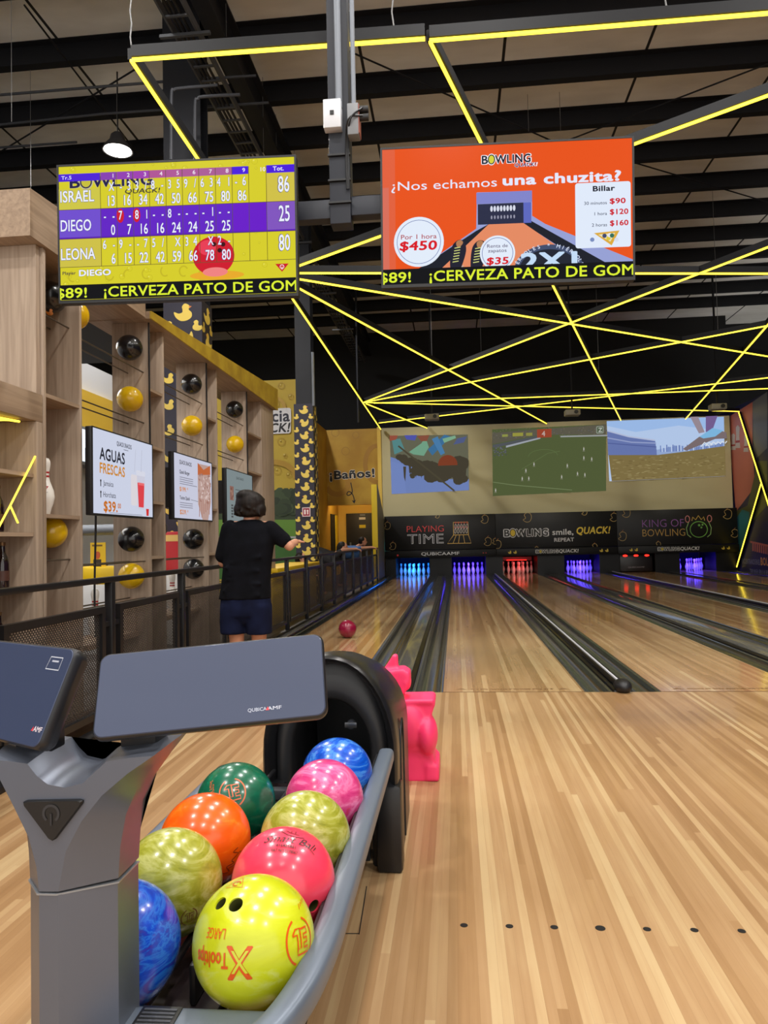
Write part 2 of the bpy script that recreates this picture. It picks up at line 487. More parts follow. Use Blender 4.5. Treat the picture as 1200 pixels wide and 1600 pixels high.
for y in (8, 11, 14, 17, 20): MB().box(LX-.3, LX+.3, y, y+.04, 7.02, 7.055).build('support_arm', MATS['ladder_steel'], lad)

# columns
def ducks_on(cv, cols, rows, s, dx, dy, rnd):
    for r_ in range(rows):
        cv_y = dy*(r_+.5)
        big = 1.0 if r_ % 2 == 0 else .62
        duck(cv, cv.w*.56+rnd.uniform(-3, 3), cv_y, s*(1.0), (224, 196, 88), -1 if r_ % 3 == 1 else 1, rnd.uniform(-.5, .3) if r_ % 3 else -.15, (206, 120, 60))
        for sx in (.13, .88):
            duck(cv, cv.w*sx, cv_y+dy*.5+rnd.uniform(-4, 4), s*.62, (224, 196, 88), -1 if sx > .5 else 1, rnd.uniform(-.4, .4))
NAVY = pmat('navy_wrap', (38, 36, 52), 0.6)
def column(name, x0, x1, y0, y1, zc, label, beam_w=0.6):
    t_ = thing(name, ((x0+x1)/2, (y0+y1)/2, 0), label, 'column')
    xm, ym = (x0+x1)/2, (y0+y1)/2
    hw = (x1-x0)/2*beam_w; g = MB(); top_ = 7.615 if beam_w < .9 else RZ-.02
    g.box(xm-hw, xm+hw, ym-.15, ym-.13, zc+.001, top_); g.box(xm-hw, xm+hw, ym+.13, ym+.15, zc+.001, top_); g.box(xm-.01, xm+.01, ym-.13, ym+.13, zc+.001, top_)
    g.build('steel_shaft', STEELB, t_, 0)
    cl = MB().box(x0, x1, y0, y1, 0, zc).build('cladding', NAVY, t_)
    rnd = random.Random(3); w, h = 100.0, 100.0*zc/(x1-x0)
    cv = Canvas(w, h); ducks_on(cv, 3, int(h/66), 50, 0, 66, rnd)
    cv.build('duck_pattern', cl, plane_map((x0, y0, zc), (x1-x0, 0, 0), (0, 0, -zc), w, h, (0, -1, 0), .0002, .002))
    d = y1-y0; cv = Canvas(100*d/(x1-x0), h); ducks_on(cv, 3, int(h/66), 50, 0, 66, rnd)
    cv.build('duck_pattern', cl, plane_map((x1, y0, zc), (0, d, 0), (0, 0, -zc), cv.w, h, (1, 0, 0), .0002, .002))
    return t_, cl
ca, cb_ = at(460, 700, Y=14), at(490, 700, Y=14)
colm, clad = column('duck_column', ca.x, cb_.x, 14.0, 14.4, at(470, 631, Y=14).z, 'steel column wrapped in navy duck pattern beside the park mural', .82)
cp = MB(); q = at(488, 630, Y=13.98); cp.tube([(q.x+.02, 14.0, q.z-.05), (q.x+.02, 14.0, q.z+1.0)], .03, 8)
cp.build('conduit', CHROME, colm)
b0, b1 = at(258, 200, Y=9.2), at(306, 200, Y=9.2)
column('duck_column', b0.x-.05, b1.x+.05, 9.2, 9.6, 4.35, 'tall black steel column rising behind the wooden snack bar', .98)
# small red fire alarm sign on the far column
p0, p1 = at(472, 793, Y=13.97), at(485, 807, Y=13.97)
cv = Canvas(60, 66); cv.rect(0, 0, 60, 66, (222, 200, 205)); cv.rect(6, 6, 54, 60, (150, 30, 55)); cv.rect(14, 16, 26, 50, (235, 225, 225)); cv.ell(40, 24, 7, 7, (235, 225, 225)); cv.rect(36, 30, 45, 50, (235, 225, 225))
sg = thing('fire_sign', ((p0.x+p1.x)/2, 13.97, p1.z), 'small red and white fire extinguisher sign on the duck column', 'sign')
MB().box(p0.x, p1.x, 13.975, 13.99, p1.z, p0.z).build('plate', WHITE, sg)
cv.build('print', sg, plane_map((p0.x, 13.975, p0.z), (p1.x-p0.x, 0, 0), (0, 0, p1.z-p0.z), 60, 66, (0, -1, 0), .0005, .002))

# park mural wall
MY = 16.3; mx0, mx1, mz = -7.0, -3.15, 4.86
mur = thing('park_mural', ((mx0+mx1)/2, MY, 0), 'yellow mural wall with trees, hedge and lawn behind the snack bar', 'mural')
MB().box(mx0, mx1, MY, MY+.15, 0, mz).build('panel', pmat('mural_yellow', (206, 178, 66), 0.6), mur)
def mpx(x, y):
    p = at(x, y, Y=MY); return ((p.x-mx0)*100, (mz-p.z)*100)
cv = Canvas((mx1-mx0)*100, mz*100)
def mp_(pts, col): cv.poly([mpx(*q) for q in pts], col)
mp_([(300, 815), (475, 815), (475, 826), (300, 826)], (52, 66, 44))
mp_([(300, 790), (475, 796), (475, 816), (300, 816)], (62, 78, 52))
mp_([(300, 812), (475, 812), (475, 838), (300, 838)], (112, 158, 62))
mp_([(300, 838), (475, 838), (475, 841), (300, 841)], (196, 200, 196))
mp_([(300, 841), (475, 841), (475, 905), (300, 905)], (70, 118, 54))
rnd = random.Random(5)
for i in range(46):
    x, y = mpx(rnd.uniform(432, 470), rnd.uniform(768, 800)); cv.ell(x, y, rnd.uniform(9, 18), rnd.uniform(8, 15), [(58, 74, 50), (48, 62, 44), (70, 88, 58)][i % 3], 10)
for (x, y, r_) in ((440, 603, 5), (433, 632, 4), (440, 690, 6), (446, 712, 3), (434, 735, 6), (455, 620, 4), (452, 742, 4)):
    u_, v_ = mpx(x, y); cv.ring(u_, v_, r_*1.4, r_*1.4, 1.2, (186, 150, 54), 20); cv.ell(u_-2, v_-2, 2.0, 2.0, (226, 204, 110), 10)
u_, v_ = mpx(428, 750); cv.ring(u_, v_, 52, 40, 12, (190, 150, 50), 30, PI, 2*PI)
u_, v_ = mpx(428, 640); cv.ring(u_, v_, 26, 26, 8, (194, 156, 54), 30)
u_, v_ = mpx(434, 659)
cv.rrect(u_-60, v_-30, u_+32, v_+6, 6, (232, 232, 238)); cv.rrect(u_-60, v_, u_+31, v_+28, 6, (232, 232, 238))
cv.text('licencia', u_+28, v_, 26, (38, 40, 60), .03, 'R'); cv.text('QUACK!', u_+26, v_+24, 20, (26, 26, 34), .035, 'R', shear=.2)
cv.build('picture', mur, plane_map((mx0, MY, mz), (mx1-mx0, 0, 0), (0, 0, -mz), cv.w, cv.h, (0, -1, 0), .0006, .002))

# toilets corner: yellow walls, lit passage, door
SWX = at(510, 700, Y=24).x; SWY = 24.0
YEL = noisy('yellow_mural_paper', (196, 156, 52), (176, 132, 38), 1.4, 0.6)
S_('wall_left', MB().box(SWX-.15, SWX, MY+.16, 26.4, 0, 4.86), YEL)
bx1 = at(591, 700, Y=SWY).x; oz = at(545, 789, Y=SWY).z
S_('wall_back', MB().box(SWX+.001, bx1, SWY, SWY+.15, oz, 4.86), YEL)
S_('wall_back', MB().box(SWX+.001, bx1, 26.2, 26.4, 0, oz+.6), pmat('passage_yellow', (226, 190, 84), 0.6))
S_('ceiling', MB().box(SWX+.001, bx1, SWY+.151, 26.2, oz+.5, oz+.6), MATS['passage_yellow'])
S_('wall_right', MB().box(bx1+.001, bx1+.12, 23.7, 26.4, 0, 4.86), MATS['passage_yellow'])
dx0, dx1 = at(541, 830, Y=26.1).x, at(584, 830, Y=26.1).x; dz = at(560, 802, Y=26.1).z
dr = S_('door_1', MB().box(dx0, dx1, 26.13, 26.19, 0, dz, .004), pmat('black_door', (30, 30, 34), .5))
MB().box(dx0+.12, dx0+.17, 26.08, 26.129, 1.0, 1.12).build('handle', CHROME, dr)
MB().box(dx0+.5, dx1-.3, 26.09, 26.129, dz-.1, dz-.03).build('door_closer', CHROME, dr)
pl = MB().box(at(561, 815, Y=26.1).x, at(571, 815, Y=26.1).x, 26.12, 26.129, at(0, 821, Y=26.1).z-.03, at(560, 812, Y=26.1).z).build('white_notice', WHITE, dr)
MB().box(at(561, 815, Y=26.1).x, at(571, 815, Y=26.1).x, 26.12, 26.129, at(565, 825, Y=26.1).z, at(565, 820, Y=26.1).z).build('yellow_notice', pmat('notice_yellow', (220, 200, 40), .5), dr)
d2 = S_('door_2', MB().box(SWX+.001, SWX+.03, 24.5, 25.7, 0, 2.1), pmat('dark_opening', (14, 14, 16), .7))
MB().box(SWX+.031, SWX+.06, 25.3, 25.7, 0, 2.08).build('lit_panel', pmat('door_yellow', (236, 204, 40), .5), d2)
bl = MB(); bl.box(SWX+.3, bx1-.3, 24.4, 24.7, oz+.45, oz+.499)
bo = bl.build('passage_light', pmat('lamp_white', (240, 240, 230), .5, emit=(255, 232, 180), es=14)); tag(bo, 'flat ceiling light in the yellow toilet passage', 'lamp')
# lettering on the yellow wall
cv = Canvas(400, 600)
W_ = bx1-SWX; k = W_/400
def bp(x, y):
    p = at(x, y, Y=SWY); return ((p.x-SWX)/k, (4.86-p.z)/k)
for (x, y, rx) in ((540, 705, 6), (556, 680, 5), (524, 676, 6)):
    u_, v_ = bp(x, y); cv.ring(u_, v_, rx*5, rx*5, 4, (162, 120, 36), 24)
u_, v_ = bp(590, 725); cv.ring(u_, v_, 95, 140, 34, (172, 126, 40), 30, PI*.5, PI*1.5)
u_, v_ = bp(527, 755); cv.ring(u_, v_, 85, 85, 40, (174, 128, 40), 30, -PI*.8, PI*.9)
x0, y0 = bp(516, 749); x1, _ = bp(585, 749)
cv.text('¡Baños!', x0, y0, 62, (24, 22, 26), .045, maxw=x1-x0, outline=(236, 232, 226), ow=.05, rot=-.03)
arrow = [bp(548, 754), bp(550, 763), bp(550, 770), bp(545, 774), bp(542, 772), bp(545, 768), bp(550, 771), bp(553, 778), bp(553.5, 785)]
cv.line([tuple(q)[:2] for q in catmull([(a, b, 0) for a, b in arrow], 5)], 7, (24, 22, 26))
cv.poly([bp(549.5, 781.5), bp(553.6, 787), bp(556.5, 780), bp(553.5, 783)], (24, 22, 26))
sgn = thing('toilet_lettering', ((SWX+bx1)/2, SWY, oz), 'black lettering with white edge and curly arrow on the yellow wall over the passage', 'sign')
cv.build('lettering', sgn, plane_map((SWX, SWY, 4.86), (W_, 0, 0), (0, 0, -600*k), 400, 600, (0, -1, 0), .0008, .003))
# black letter outlines on the side wall
cv = Canvas(300, 160)
for r_ in range(2):
    for c_ in range(7):
        x = 10+c_*40; y = 10+r_*75
        cv.line([(x, y+55), (x, y), (x+30, y+4), (x+30, y+45), (x+15, y+66), (x, y+55)], 6, (44, 36, 26)); cv.line([(x+10, y+14), (x+20, y+16), (x+20, y+40)], 4, (44, 36, 26))
q0 = at(493, 712, X=SWX); sg2 = thing('wall_scribble', (SWX, 20.5, 2.6), 'black outlined wall lettering on the yellow side wall by the column', 'sign')
za, zb = at(500, 712, X=SWX).z, at(500, 778, X=SWX).z
cv.build('lettering', sg2, plane_map((SWX, 19.2, za), (0, 3.4, 0), (0, 0, zb-za), 300, 160, (1, 0, 0), .0005, .003))

# yellow fin beside the leftmost lane
fx0, fx1 = -2.42, -2.26; fy = 21.5
zt = at(589, 757, Y=fy).z
f = MB(); f.prism([(fy, 0), (fy, zt), (fy+.25, zt), (23.45, 1.95), (23.45, 0)], lambda u, v, w: V((w, u, v)), fx0+.01, fx1)
fin = thing('end_fin', ((fx0+fx1)/2, 22.5, 0), 'yellow edged partition fin left of the playing time panel', 'partition')
f.build('panel', pmat('fin_grey', (120, 116, 100), .6), fin)
MB().box(fx0, fx1+.005, fy-.05, fy-.001, 0, zt, .004).build('front_edge', pmat('fin_yellow', (226, 196, 40), .5), fin)

# ------------------------------------------------------------------ lanes, gutters, dividers
LN = ['leftmost lane', 'second lane from the left', 'red-lit lane beside the smile panel', 'fourth lane from the left', 'fifth lane with three red lights', 'rightmost lane under the crowned ball emblem']
GUT = pmat('gutter_plastic', (58, 60, 55), 0.16, 0, .3)
DIVB = pmat('divider_black', (20, 20, 22), 0.3)
DIVG = pmat('divider_grey', (88, 88, 86), 0.14, 0, .4)
for i, c in enumerate(LC):
    ln = tag(MB().box(LEFTS[i], RIGHTS[i], FOUL+.004, 25.2, -.08, 0).build('bowling_lane', LANE, smooth=0), 'glossy maple bowling lane, ' + LN[i], 'lane', 'bowling lanes')
    d = MB()
    for j in range(-3, 4):
        d.lathe([(.013, .0004), (.013, .0013)], (c+j*5*LW/39, FOUL+4.75-abs(j)*.28, 0), 12)
    for j in (-5.5, -4.2, 4.2, 5.5):
        pass
    d.build('lane_dots', BLACK, ln)
    if i in (1, 2):
        cv = Canvas(100, 7); cv.poly([(2, 5.5), (7, 1.5), (12, 5.5), (7, 4.2)], (120, 88, 56)); cv.poly([(88, 5.5), (93, 1.5), (98, 5.5), (93, 4.2)], (120, 88, 56))
        rr = random.Random(i)
        x = 15.0
        while x < 85:
            w_ = rr.uniform(1.0, 2.2); cv.rect(x, 2.6, x+w_, 4.6, (138, 104, 68)); x += w_+rr.choice((.5, .5, .6, 1.6))
        cv.build('foul_line_print', ln, plane_map((c-.45, FOUL+.16, 0), (.9, 0, 0), (0, -.09, 0), 100, 7, (0, 0, 1), .0001, .0008))
        MB().box(LEFTS[i], RIGHTS[i], FOUL+.005, FOUL+.015, .0003, .001).build('foul_line', pmat('foul_line', (90, 62, 38), .5), ln)

def gutter(x0, x1, label):
    g = MB(); n = 10; prof = [(x0, -.004), (x0+.018, -.006)]
    for k in range(n+1):
        a = PI+PI*k/n; prof.append(((x0+x1)/2+((x1-x0)/2-.022)*math.cos(a), -.008+.075*math.sin(a)))
    prof += [(x1-.018, -.006), (x1, -.004)]
    bot = [(x1, -.12), (x0, -.12)]
    pts = prof+bot
    g.rings([[(x, y, z) for x, z in pts] for y in (FOUL+.004, 25.1)])
    return tag(g.build('gutter', GUT, smooth=50), label, 'gutter', 'lane gutters')
gaps = []
for i in range(6):
    nxt = LEFTS[i+1] if i < 5 else 8.62
    x0, x1 = RIGHTS[i]+.002, nxt-.002; w = x1-x0; gaps.append((x0, x1))
    gw = min(.235, (w-.14)/2)
    gutter(x0, x0+gw, 'dark glossy gutter on the right side of the ' + LN[i])
    if i < 5: gutter(x1-gw, x1, 'dark glossy gutter on the left side of the ' + LN[i+1])
    d0, d1 = x0+gw+.002, (x1-gw-.002 if i < 5 else x1)
    dv = thing('lane_divider', ((d0+d1)/2, 15, 0), 'black divider capping to the right of the ' + LN[i], 'divider', 'lane dividers')
    MB().box(d0, d1, FOUL+.006, 23.3, -.12, .012, .008).build('base', DIVB, dv)
    if d1-d0 > .2:
        MB().box(d0+.045, d1-.045, FOUL+.5, 23.2, .0125, .022, .004).build('cover', DIVG, dv)
    else:
        xm = (d0+d1)/2
        MB().box(xm-.035, xm+.035, FOUL-.02, 23.3, .0125, .055, .012).build('bumper_base', DIVB, dv)
        MB().box(xm-.02, xm-.004, FOUL+.02, 23.2, .0555, .072, .005).build('bumper_rail', pmat('bumper_silver', (206, 208, 212), .4, .1), dv)
        e = MB(); e.ell((xm, FOUL+.02, .04), (.065, .1, .055)); e.build('end_cap', BLACK, dv)
gutter(LEFTS[0]-.237, LEFTS[0]-.002, 'dark glossy gutter on the left side of the leftmost lane')
kb = thing('side_capping', (-2.2, 15, 0), 'black capping strip between the leftmost gutter and the railing', 'divider')
MB().box(-2.27, LEFTS[0]-.24, FOUL+.006, 23.4, -.12, .03, .008).build('base', DIVB, kb)
MB().box(-2.1, -2.08+.05, FOUL+.3, 23.2, .0305, .05, .004).build('trim_rail', DIVG, kb)

# ------------------------------------------------------------------ pin decks
PINP = [(.0257, 0), (.0288, .004), (.0365, .04), (.0495, .075), (.0572, .1143), (.0570, .125), (.0524, .16), (.0415, .19), (.0290, .225), (.0235, .252), (.0228, .262), (.0246, .29), (.0300, .32), (.0323, .343), (.030, .360), (.0215, .376), (.009, .3805), (0.0005, .381)]
PINM = pmat('pin_white', (232, 230, 226), .25, 0, .4)
t = NT(PINM); tc = t.n('ShaderNodeTexCoord').outputs['Object']; sp = t.n('ShaderNodeSeparateXYZ'); t.l(tc, sp.inputs[0])
z = sp.outputs[2]
s1 = t.math('MULTIPLY', t.math('GREATER_THAN', z, .247), t.math('LESS_THAN', z, .258)); s2 = t.math('MULTIPLY', t.math('GREATER_THAN', z, .272), t.math('LESS_THAN', z, .285))
t.l(t.mix(t.math('ADD', s1, s2), lin((232, 230, 226)), lin((190, 24, 34))), t.b.inputs['Base Color'])
PINDESC = ['head pin', 'second row left', 'second row right', 'third row left', 'third row middle', 'third row right', 'back row far left', 'back row inner left', 'back row inner right', 'back row far right']
POS = [(0, 0), (-.1524, .264), (.1524, .264), (-.3048, .528), (0, .528), (.3048, .528), (-.4572, .792), (-.1524, .792), (.1524, .792), (.4572, .792)]
PLN = {0: ('light blue lit', 'leftmost lane'), 1: ('violet lit', 'second lane from left'), 2: ('red lit', 'red lit lane'), 3: ('violet lit', 'lane right of red'), 5: ('violet lit', 'rightmost lane')}
pin0 = None
for li in (0, 1, 2, 3, 5):
    for k, (dx, dy) in enumerate(POS):
        if li == 5 and k == 7: continue
        lab = '%s bowling pin, %s on the %s' % (PLN[li][0], PINDESC[k], PLN[li][1])
        loc = (LC[li]+dx, HEAD+dy, 0)
        if pin0 is None:
            m = MB(); m.lathe(PINP, (0, 0, 0), 20); pin0 = m.build('bowling_pin', PINM, smooth=60); pin0.location = loc; tag(pin0, lab, 'pin', 'pins on ' + PLN[li][1])
        else: dup(pin0, loc, lab, 'pins on the ' + PLN[li][1])
# kickbacks between decks, dark pit curtain
for i in range(6):
    x0, x1 = gaps[i]
    tag(MB().box(x0+.01, (x1-.01), 23.6, 25.15, -.12, .62).build('kickback', pmat('kickback_black', (9, 9, 12), .4, spec=.3)), 'black kickback wall beside the pins of the ' + LN[i], 'partition', 'kickback walls')
tag(MB().box(-2.25, LEFTS[0]-.01, 23.6, 25.15, -.12, .62).build('kickback', MATS['kickback_black']), 'black kickback wall at the left end beside the light blue pins', 'partition', 'kickback walls')
for i in range(6):
    tag(MB().box(LEFTS[i], RIGHTS[i], 25.2, 25.3, -.1, .75).build('pit_curtain', pmat('pit_curtain', (14, 14, 24), .8, spec=.1)), 'dark pit curtain behind the pins of the ' + LN[i], 'curtain', 'pit curtains')
# pinspotter sweep bars: red on lane three, three red lamps on lane five
REDL = pmat('red_lamp', (60, 5, 5), .4, emit=(255, 30, 20), es=5)
sw = thing('sweep_bar', (LC[2], 24.9, .42), 'red lit sweep bar above the dim red pins', 'pinsetter part')
MB().box(LEFTS[2]+.03, RIGHTS[2]-.03, 24.95, 25.1, .40, .52).build('bar', pmat('sweep_red', (120, 20, 22), .4), sw)
MB().box(LEFTS[2]+.2, RIGHTS[2]-.2, 24.93, 24.949, .405, .42).build('light_strip', REDL, sw)
sw = thing('sweep_bar', (LC[4], 23.75, .1), 'dark lowered sweep bar with three red lamps on the fifth lane', 'pinsetter part')
MB().box(LEFTS[4]+.03, RIGHTS[4]-.03, 23.75, 23.9, .03, .58, .01).build('bar', pmat('sweep_dark', (30, 24, 26), .35), sw)
for dx in (-.33, 0, .33): 
    m = MB(); m.ell((LC[4]+dx, 23.745, .52), (.07, .012, .03)); m.build('red_lamp', REDL, sw)
cv = Canvas(100, 10); cv.text('QUBICAAMF', 50, 7.5, 5, (150, 140, 145), .01, 'C', sx=1.5)
cv.build('lettering', sw, plane_map((LC[4]-.42, 23.75, .2), (.84, 0, 0), (0, 0, -.084), 100, 10, (0, -1, 0), .0005, .001))

# ------------------------------------------------------------------ masking units and screen
MY0 = 23.45
PW = [(-2.25, 1.27), (1.275, 5.0), (5.005, 8.6)]
def logo(cv, x, y, h, w, col, ocol=None, quack=None, qc=None, edge=None, ow=.06):
    """BOWLING wordmark, the O a yellow fruit-like ball; cap height h, total width w"""
    wb = text_mesh('B', .03)[2]; wl = text_mesh('WLING', .03)[2]; k = w/(wb+.72+wl)
    if edge: 
        cv.text('B', x, y, h, edge, .03+ow, maxw=wb*k*1.12); cv.text('WLING', x+(wb+.70)*k, y, h, edge, .03+ow, maxw=wl*k*1.02); cv.ell(x+(wb+.36)*k, y-h*.5, .40*k, h*.72, edge)
    cv.text('B', x, y, h, col, .03, maxw=wb*k)
    cv.ell(x+(wb+.36)*k, y-h*.5, .32*k, h*.58, ocol or (225, 205, 60)); cv.ring(x+(wb+.36)*k, y-h*.5, .30*k, h*.55, h*.12, col, 20)
    cv.text('WLING', x+(wb+.72)*k, y, h, col, .03, maxw=wl*k)
PBLK = pmat('mask_black', (18, 18, 20), 0.4, spec=.3)
def lemon(cv, x, y, s, col=(190, 160, 96)):
    pts = [(x+s*a, y+s*b) for a, b in ((-.5, .3), (-.2, .1), (-.35, -.3), (0, -.55), (.4, -.4), (.5, 0), (.35, .45), (0, .6), (-.3, .5))]
    q = [tuple(p)[:2] for p in catmull([(a, b, 0) for a, b in pts], 4, True)]; cv.line(q+[q[0]], 1.8, col)
    cv.line([(x-.1*s, y-.55*s), (x+.15*s, y-.8*s)], 1.8, (150, 90, 50))
for i, (x0, x1) in enumerate(PW):
    lab = ['black masking panel reading playing time above the two left lanes', 'black masking panel with smile slogan above the middle lanes', 'black masking panel reading king of bowling above the right lanes'][i]
    t_ = thing('masking_unit', ((x0+x1)/2, MY0, .6), lab, 'sign panel', 'masking units')
    up = MB().box(x0, x1, MY0, MY0+.1, .83, 1.93, .006).build('upper_panel', PBLK, t_)
    lo = MB().box(x0, x1, MY0-.06, MY0+.12, .59, .82, .01).build('lower_strip', pmat('strip_black', (16, 16, 18), .45, spec=.25), t_)
    w = x1-x0; W = [528, 495, 508][i]; H = W*1.1/w
    cv = Canvas(W, H); ce = Canvas(W, H); cf = Canvas(W, H)
    if i == 0:
        cv.text('PLAYING', 108, 78, 30, (214, 60, 62), -.012, maxw=176)
        cv.text('TIME', 110, 134, 46, (206, 206, 214), .012, maxw=172); cv.text('TIME', 110, 134, 46, (20, 20, 22), -.022, maxw=172)
        for q in ([(300, 136), (330, 96), (330, 36), (400, 36), (400, 96), (412, 136), (300, 136)], [(330, 96), (400, 96)]): ce.line(q, 3, (212, 172, 90))
        for q in ((326, 136, 342, 98), (352, 136, 358, 98), (382, 136, 376, 98)): ce.line([(q[0], q[1]), (q[2], q[3])], 2.5, (212, 172, 90))
        for k in range(5):
            for j in range(2):
                ce.ring(338+k*13.5+j*3, 78-j*22, 4, 11, 2, (206, 196, 190), 14); ce.ring(338+k*13.5+j*3, 60-j*22, 2.6, 4, 2, (200, 60, 60), 10)
        for (x, y, s) in ((478, 24, 34), (490, 130, 34), (14, 44, 30), (38, 142, 30), (255, 2, 20), (524, 130, 24)): lemon(cf, x, y, s)
    elif i == 1:
        logo(cv, 36, 96, 28, 178, (30, 30, 34), (220, 190, 50), edge=(216, 216, 222), ow=.10)
        cv.text(', smile,', 214, 94, 24, (216, 216, 220), .02, maxw=104); cv.text('QUACK!', 330, 92, 28, (222, 192, 60), .035, maxw=134, shear=.18)
        cv.text('REPEAT', 240, 122, 15, (210, 210, 214), .03, maxw=80)
        for (x, y, s) in ((132, 18, 34), (6, 128, 30), (484, 26, 30), (366, 2, 22), (166, 150, 16), (402, 146, 22)): lemon(cf, x, y, s)
    else:
        cv.text('KING OF', 108, 76, 34, (150, 92, 178), -.014, maxw=176); cv.text('BOWLING', 108, 116, 32, (204, 164, 84), -.014, maxw=180)
        ce.ring(346, 90, 36, 34, 3, (120, 186, 84), 36); ce.ell(348, 72, 5, 5, (110, 170, 80)); ce.ell(357, 82, 4, 4, (110, 170, 80)); ce.ell(362, 70, 4, 4, (110, 170, 80))
        ce.line([(318, 52), (322, 36), (334, 48), (346, 30), (358, 48), (368, 36), (372, 52)], 3, (206, 172, 80))
        for s in (-1, 1):
            cx = 346+s*46; ce.ring(cx, 44, 9, 14, 3, (206, 130, 130), 20); ce.line([(cx-s*4, 58), (cx+s*6, 84), (cx+s*2, 112), (cx-s*12, 124)], 3, (150, 190, 120))
        for (x, y, s) in ((42, 10, 34), (22, 112, 34), (468, 26, 36), (494, 110, 30), (172, 152, 22)): lemon(cf, x, y, s)
    for nm_, c_ in (('lettering', cv), ('emblem', ce), ('fruit_outlines', cf)):
      if c_.items: c_.build(nm_, up, plane_map((x0, MY0, 1.93), (w, 0, 0), (0, 0, -1.1), W, H, (0, -1, 0), .0012, .003))
    cv = Canvas(W, W*.23/w)
    h = cv.h
    if i == 0:
        cv.text('QUBICAAMF', 265, h*.68, h*.42, (206, 206, 210), .01, 'C', maxw=180); cv.ell(62, h*.6, 4.5, 4.5, (250, 40, 40)); cv.ell(468, h*.5, 3, 3, (150, 30, 30)); cv.ell(480, h*.5, 3, 3, (150, 30, 30))
    else:
        c_ = 248 if i == 1 else 254
        logo(cv, c_-84, h*.66, h*.4, 88, (34, 34, 36), (200, 180, 60), edge=(206, 206, 206), ow=.14); cv.text('QUACK!', c_+8, h*.66, h*.44, (214, 214, 216), .03, maxw=78, shear=.15)
        for x in (56, 78, W-66, W-44): duck(cv, x, h*.5, 15, (206, 178, 60), 1)
    cv.build('print', lo, plane_map((x0, MY0-.06, .82), (w, 0, 0), (0, 0, -.23), W, h, (0, -1, 0), .0012, .003))

SY = 23.75; SX0, SX1, SZ0, SZ1 = at(592, 740, Y=SY).x, 8.6, 1.85, 4.82
scr = thing('projection_wall', ((SX0+SX1)/2, SY, SZ0), 'long pale projection screen across the back above the masking panels', 'screen')
MB().box(SX0, SX1, SY, SY+.08, SZ0, SZ1).build('screen_surface', pmat('screen_cloth', (190, 182, 148), .8, spec=.1), scr)
def proj_canvas(name, tl, tr, br, bl, draw, es, W, H, lab):
    a, b, c, d = [at(*q, Y=SY-.004) for q in (tl, tr, br, bl)]
    cv = Canvas(W, H); draw(cv)
    def f(u, v, l):
        s, t_ = u/W, v/H
        p = (a*(1-s)+b*s)*(1-t_)+(d*(1-s)+c*s)*t_
        return V((p.x, SY-.004-.001*l, p.z))
    o = cv.build(name, None, f, 'proj', es)
    tag(o, lab, 'projection', 'projected pictures'); return o
def d_cartoon(cv):
    R = random.Random(2)
    cv.rect(0, 0, 370, 275, (112, 112, 92)); 
    cv.poly([(0, 100), (60, 120), (110, 150), (150, 170), (200, 200), (250, 215), (370, 220), (370, 275), (0, 275)], (124, 146, 206))
    cv.poly([(0, 118), (60, 140), (70, 275), (0, 275)], (128, 150, 212))
    for x, y, r_ in ((60, 115, 38), (130, 150, 60), (190, 175, 70), (250, 185, 60), (310, 150, 70), (320, 210, 50), (110, 190, 24)):
        for k in range(7): cv.ell(x+R.uniform(-r_, r_)*.5, y+R.uniform(-r_, r_)*.4, r_*.5, r_*.4, (78, 72, 58), 9)
    for k in range(12):
        x = 60+k*26; y = 170+R.uniform(-15, 40); cv.poly([(x, y-30), (x+14, y-30), (x+8, y+R.uniform(20, 50)), (x+2, y+20)], (78, 72, 58))
    cv.ell(272, 145, 46, 46, (140, 70, 46), 20); cv.rect(196, 150, 320, 196, (78, 72, 58))
    for pts, c in (([(10, 20), (50, 15), (70, 70), (20, 90)], (96, 150, 150)), ([(0, 0), (40, 0), (30, 20), (0, 26)], (166, 90, 70)), ([(70, 0), (130, 0), (120, 26), (80, 20)], (90, 96, 190)), ([(90, 80), (150, 40), (170, 10), (185, 60), (160, 100), (110, 92)], (128, 180, 150)), ([(180, 70), (260, 0), (290, 10), (200, 100)], (70, 124, 170)), ([(200, 20), (240, 100), (260, 90), (228, 8)], (84, 140, 190)), ([(250, 20), (310, 5), (314, 18), (258, 40)], (140, 190, 156)), ([(130, 5), (190, 0), (176, 30), (150, 30)], (150, 90, 70)), ([(320, 20), (365, 10), (350, 40), (300, 50)], (92, 104, 150))): cv.poly(pts, c)
    cv.line([(40, 50), (300, 275)], 8, (86, 80, 62))
proj_canvas('projected_picture', (609, 681), (731, 679), (733, 766), (612, 772), d_cartoon, .72, 370, 275, 'projected cartoon picture with blue ground and brown shapes, left on the screen')
